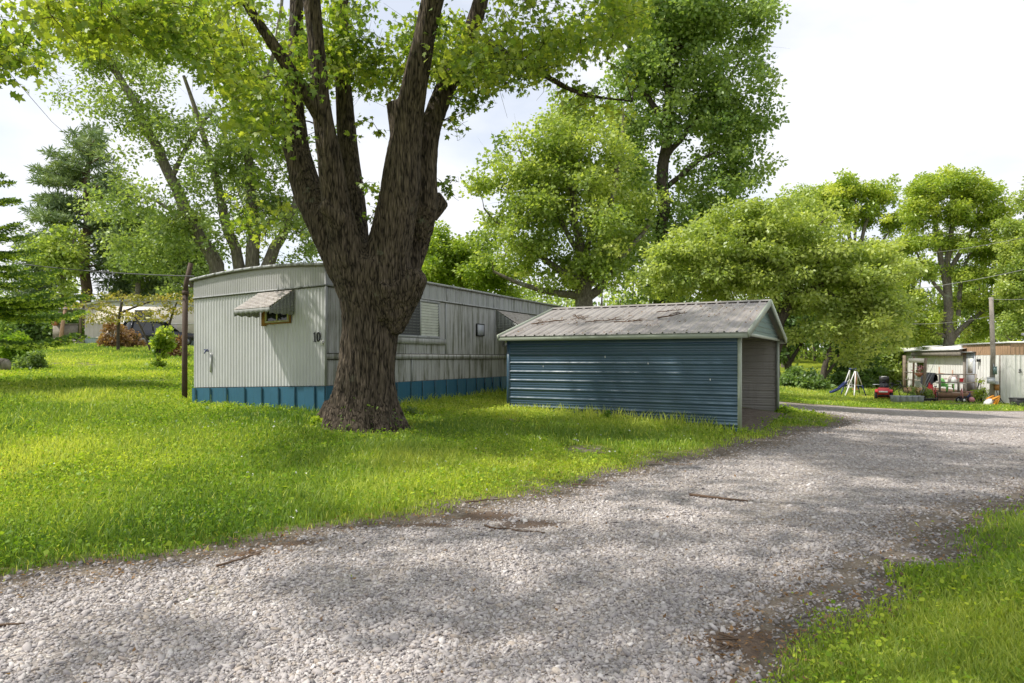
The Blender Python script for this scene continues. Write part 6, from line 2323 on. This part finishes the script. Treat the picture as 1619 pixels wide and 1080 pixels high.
def porch_things():
    def on(px, Z):
        q = P(px, 600, Z)
        q[2] = DZ
        return q
    # porch post with a pale sign box, hanging basket
    b = at_ground(1461, 34.4)
    root = thing("porch_post", b, "leaning rough timber post carrying the pale board at the porch corner", "post")
    MB().tube([b - [0, 0, .2], P(1461.5, 600, 34.4), P(1463.5, 566, 34.4)], [.085, .075, .07], 8).build("post", M["old_wood"], root)
    m = MB()
    m.bar(P(1436.5, 570, 34.6), P(1461, 570, 34.35), .06, .22)
    m.build("board", M["far_siding"], root)
    MB().tube([at_ground(1443, 35) - [0, 0, .1], P(1445, 564, 35)], .05, 7).build("thin_post", M["brown_wood"], root)
    b = P(1453, 592, 34.6)
    root = thing("flower_basket", b, "hanging basket of pink flowers under the pale board on the porch", "flower basket")
    MB().lathe(b, [(.05, -.12), (.16, -.04), (.2, .08), (.17, .08)], 12).build("basket", M["terracotta"], root)
    MB().tube([b + [.15, 0, .06], b + [0, 0, .55]], .008, 4).tube([b + [-.15, 0, .06], b + [0, 0, .55]], .008, 4).build("hanger", M["cable_black"], root)
    C = b + rng.normal(size=(90, 3)) * [.13, .13, .1] + [0, 0, .18]
    leaves("foliage", C, .07, "leaf", .5 + .2 * rng.normal(size=90), "deep_leaf", root)
    C = b + rng.normal(size=(60, 3)) * [.12, .12, .1] + [0, -.05, .26]
    V, F, k = leaf_arrays(C, .07, "round")
    obj("blossom", V, [F], M["flower_pink"], root)
    # jacket over the rail
    m = MB()
    n = 10
    ds = [(-.1, -.5), (-.09, -.25), (-.03, -.01), (.04, .02), (.11, -.3), (.14, -.66)]

    def jk(f, d, w):
        fold = .035 * math.sin(f * 17) * min(1, abs(w) * 3)
        return H8p(3.5 + f * 2.0, 1.98 + d + fold, DZ + .97 + w * (1 - .18 * math.cos(f * 6)))
    for k in range(n):
        for (d0, w0), (d1, w1) in zip(ds[:-1], ds[1:]):
            m.add([jk(k / n, d0, w0), jk((k + 1) / n, d0, w0), jk((k + 1) / n, d1, w1), jk(k / n, d1, w1)], [(0, 1, 2, 3)])
    tag(m.build("jacket", M["black_cloth"], None), "black jacket hung over the porch rail of the white mobile home", "jacket")
    m = MB()
    for k in range(6):
        f0, f1 = k / 6, (k + 1) / 6
        z0, z1 = .05 * math.sin(k * 2.1), .05 * math.sin(k * 2.1 + 2.1)
        m.add([H8p(3.6 + f0 * .9, 2.1, DZ + .44), H8p(3.6 + f1 * .9, 2.1, DZ + .44), H8p(3.6 + f1 * .9, 2.12, DZ + .1 + z1), H8p(3.6 + f0 * .9, 2.12, DZ + .1 + z0)], [(0, 1, 2, 3)])
    tag(m.build("cloth", M["red_cloth"], None), "red cloth hanging below the black jacket on the porch", "cloth")
    # fishing rods leaning by the jacket
    for a, bb, lab in (((1455, 622), (1481, 566), "longer thin rod leaning across the porch front"), ((1458, 622), (1475, 590), "shorter thin rod leaning beside the longer one")):
        m = MB()
        p, q = P(a[0], a[1], 33.9), P(bb[0], bb[1], 34.4)
        m.tube([p, (p + q) / 2, q], [.018, .012, .006], 5)
        tag(m.build("fishing_rod", M["cable_grey"], None), lab, "rod", "rods leaning at the porch")
    # green chair
    b = on(1497.5, 35.6)
    root = thing("plastic_chair", b, "small green plastic slat-back chair on the porch deck", "chair")
    fr = Fr(b, math.radians(15))
    m = MB()
    for k in range(6):
        u = -.19 + k * .064
        h = .72 - .04 * abs(k - 2.5) ** 1.6 * .5
        m.bar(fr.p(u + .028, .2, .26), fr.p(u + .028, .34, h), .054, .018)
    m.bar(fr.p(-.19, .24, .38), fr.p(.19, .24, .38), .02, .04)
    m.build("backrest", M["green_plastic"], root)
    m = MB()
    for k in range(6):
        m.box(fr, -.2, .2, -.18 + k * .065, -.125 + k * .065, .25 + .004 * k, .27 + .004 * k)
    m.build("seat", M["green_plastic"], root)
    for s in (-1, 1):
        m = MB()
        m.box(fr, s * .25 - .04, s * .25 + .04, -.22, .26, .4, .42)
        m.build("armrest", M["green_plastic"], root)
        for y in (-.18, .2):
            m = MB()
            m.bar(fr.p(s * .24, y, 0), fr.p(s * .24, y, .41), .055, .03)
            m.build("leg", M["green_plastic"], root)
    # white hooped chair with the red bin and pillow on it
    b = on(1512, 35.9)
    root = thing("hoop_chair", b, "pale hoop-backed metal chair holding a red bin on the porch deck", "chair")
    fr = Fr(b, math.radians(5))
    m = MB()
    m.tube([fr.p(-.33, .2, 0), fr.p(-.33, .2, .62)] + [fr.p(-.33 * math.cos(a), .2, .62 + .27 * math.sin(a)) for a in np.linspace(.2, math.pi - .2, 9)] + [fr.p(.33, .2, .62), fr.p(.33, .2, 0)], .024, 6)
    m.build("back_hoop", M["far_siding"], root)
    m = MB()
    m.box(fr, -.33, .33, -.25, .2, .4, .44)
    m.build("seat", M["white_plastic"], root)
    m = MB()
    m.box(fr, -.3, .3, .205, .215, .5, .84)
    m.build("backrest", M["far_panel"], root)
    for s in (-1, 1):
        MB().tube([fr.p(s * .32, -.22, 0), fr.p(s * .3, -.22, .41)], .02, 6).build("leg", M["far_siding"], root)
    q = fr.p(.13, 0, .45)
    root = thing("storage_bin", q, "red plastic bin set on the hoop-backed chair", "bin")
    m = MB()
    o = [fr.p(.13 + su * .17 * f, sv * .15 * f, z) for f, z in ((.85, .447), (1, .7)) for su, sv in ((-1, -1), (1, -1), (1, 1), (-1, 1))]
    m.add(o, [(0, 1, 5, 4), (1, 2, 6, 5), (2, 3, 7, 6), (3, 0, 4, 7), (0, 3, 2, 1)])
    m.build("tub", M["red_plastic"], root)
    m = MB()
    m.box(fr, -.06, .32, -.17, -.15, .68, .71)
    m.box(fr, -.06, .32, .15, .17, .68, .71)
    m.build("rim", M["red_plastic"], root)
    m = MB()
    m.lathe(fr.p(-.17, -.05, .445), [(.1, 0), (.14, .1), (.13, .22), (.06, .32)], 10)
    tag(m.build("cushion", M["white_plastic"], None, smooth=True), "white cushion propped beside the red bin", "cushion")
    # wooden rack against the wall, bar leaning at the deck's right end
    root = thing("wooden_rack", on(1495, 37), "reddish wooden rack standing behind the green chair on the porch", "rack")
    m = MB()
    for px in (1485, 1506):
        m.bar(P(px, 614, 37), P(px, 580 if px < 1490 else 585, 37), .05)
    m.build("upright", M["pink_wood"], root)
    m = MB()
    for y0, y1 in ((590, 593), (599, 599), (607, 607)):
        m.bar(P(1485, y0, 36.97), P(1506, y1, 36.97), .035, .05)
    m.build("crossbar", M["pink_wood"], root)
    m = MB()
    m.bar(P(1539, 637, 33.5), P(1549.5, 600, 34.2), .06, .06)
    tag(m.build("leaning_bar", M["black_iron"], None), "black bar leaning diagonally at the porch's right end", "bar")
    # ride-on toy at the foot of the deck
    b = at_ground(1526, 33)
    root = thing("tricycle", b, "small dark ride-on tricycle with a pink push handle below the porch", "tricycle")
    fr = Fr(b, math.radians(12))
    for u, v, r in ((-.25, -.16, .13), (-.25, .16, .13), (.3, 0, .17)):
        c = fr.p(u, v, r)
        wh = MB().tube([c - fr.V * .03, c + fr.V * .03], r, 14).build("wheel", M["tyre_rubber"], root)
        MB().tube([c - fr.V * .036, c + fr.V * .036], r * .55, 10).build("rim", M["white_plastic"], wh)
    m = MB()
    m.tube([fr.p(-.25, 0, .2), fr.p(.1, 0, .26), fr.p(.3, 0, .42)], .028, 7)
    m.tube([fr.p(-.25, -.16, .13), fr.p(-.25, .16, .13)], .018, 6)
    m.tube([fr.p(.3, 0, .17), fr.p(.26, 0, .52)], .022, 6)
    m.build("frame", M["blue_plastic"], root)
    m = MB()
    m.box(fr, -.3, .0, -.13, .13, .26, .31)
    m.build("seat", M["black_cloth"], root)
    m = MB()
    m.tube([fr.p(.26, -.18, .54), fr.p(.25, 0, .51), fr.p(.26, .18, .54)], .018, 6)
    m.build("handlebar", M["pink_plastic"], root)
    m = MB()
    m.tube([fr.p(-.3, -.17, .2), fr.p(-.36, -.17, .62), fr.p(-.3, -.12, .68), fr.p(-.1, .1, .68), fr.p(-.06, .17, .6), fr.p(-.1, .17, .2)], .02, 6)
    m.build("push_handle", M["pink_plastic"], root)
    b = at_ground(1536, 33)
    root = thing("ball", b + [0, 0, .14], "pink ball beside the ride-on tricycle", "ball")
    MB().lathe(b + [0, 0, .14], [(.14 * math.cos(a), .14 * math.sin(a)) for a in np.linspace(-1.5, 1.5, 9)], 14).build("ball_shell", M["pink_plastic"], root, smooth=True)
    MB().lathe(b + [0, 0, .28], [(.03, -.006), (.02, .004)], 8).build("valve", M["white_plastic"], root)
    # orange and white toy slide tipped over
    b = at_ground(1567, 30.3)
    root = thing("toy_slide", b, "tipped orange and white toy slide at the foot of the timber pole", "toy slide")
    fr = Fr(b, math.radians(15))
    m = MB()
    m.prism([fr.p(u, -.12, w) for u, w in ((-.3, 0), (-.26, .16), (-.05, .3), (.12, .22), (.0, 0))], fr.V * .26)
    m.build("base", M["white_plastic"], root)
    for v in (-.15, .13):
        m = MB()
        for p, q in (((-.1, .28), (.3, .42)), ((.0, .16), (.3, .38)), ((-.02, .05), (.22, .3)), ((.1, .0), (.26, .3))):
            m.bar(fr.p(p[0], v, p[1]), fr.p(q[0], v, q[1]), .07, .06)
        m.build("side_rail", M["orange_plastic"], root)
    b = at_ground(1610, 29.5)
    root = thing("black_tub", b, "black ribbed tub lying by the white mobile home's end wall", "tub")
    fr = Fr(b, math.radians(-10))
    m = MB()
    m.lathe(fr.p(0, 0, 0), [(.28, 0), (.3, .1), (.29, .12), (.32, .22), (.31, .24), (.34, .36), (.3, .36)], 18)
    m.build("tub_wall", M["black_iron"], root, smooth=True)
    V, F = tube_arr([fr.p(.335 * math.cos(a), .335 * math.sin(a), .36) for a in np.linspace(0, 2 * math.pi, 25)], .02, 6)
    obj("rim", V, [F], M["black_iron"], root)
    bush("weed_clump", "straggly weeds growing beside the black ribbed tub", 1614, 640, 29.2, 12, 14, 12, 420, "silver_leaf", .06, "leaf", "weed", "weeds against the walls", tint=.2, cl_r=.1)


def H8p(u, v, w):
    return HB.p(u, v, w)


porch_things()


def rock():
    b = at_ground(-20, 21.5)
    V, F = tube_arr([b + [-.7, 0, .16], b + [0, .05, .2], b + [.55, 0, .17]], [.24, .26, .2], 11)
    root = thing("cut_log", b, "grey sawn log lying on the lawn at the photo's left edge", "log")
    MB().tube([b + [-.9, 0, .18], b + [-.3, .02, .22], b + [.2, .0, .2], b + [.62, -.02, .19]], [.26, .27, .25, .22], 14).build("bark", M["grey_bark"], root)
    q = b + np.array([.62, -.02, .19])
    MB().tube([q, q + [.012, 0, 0]], .2, 14).build("cut_face", M["grey_wood"], root)


rock()
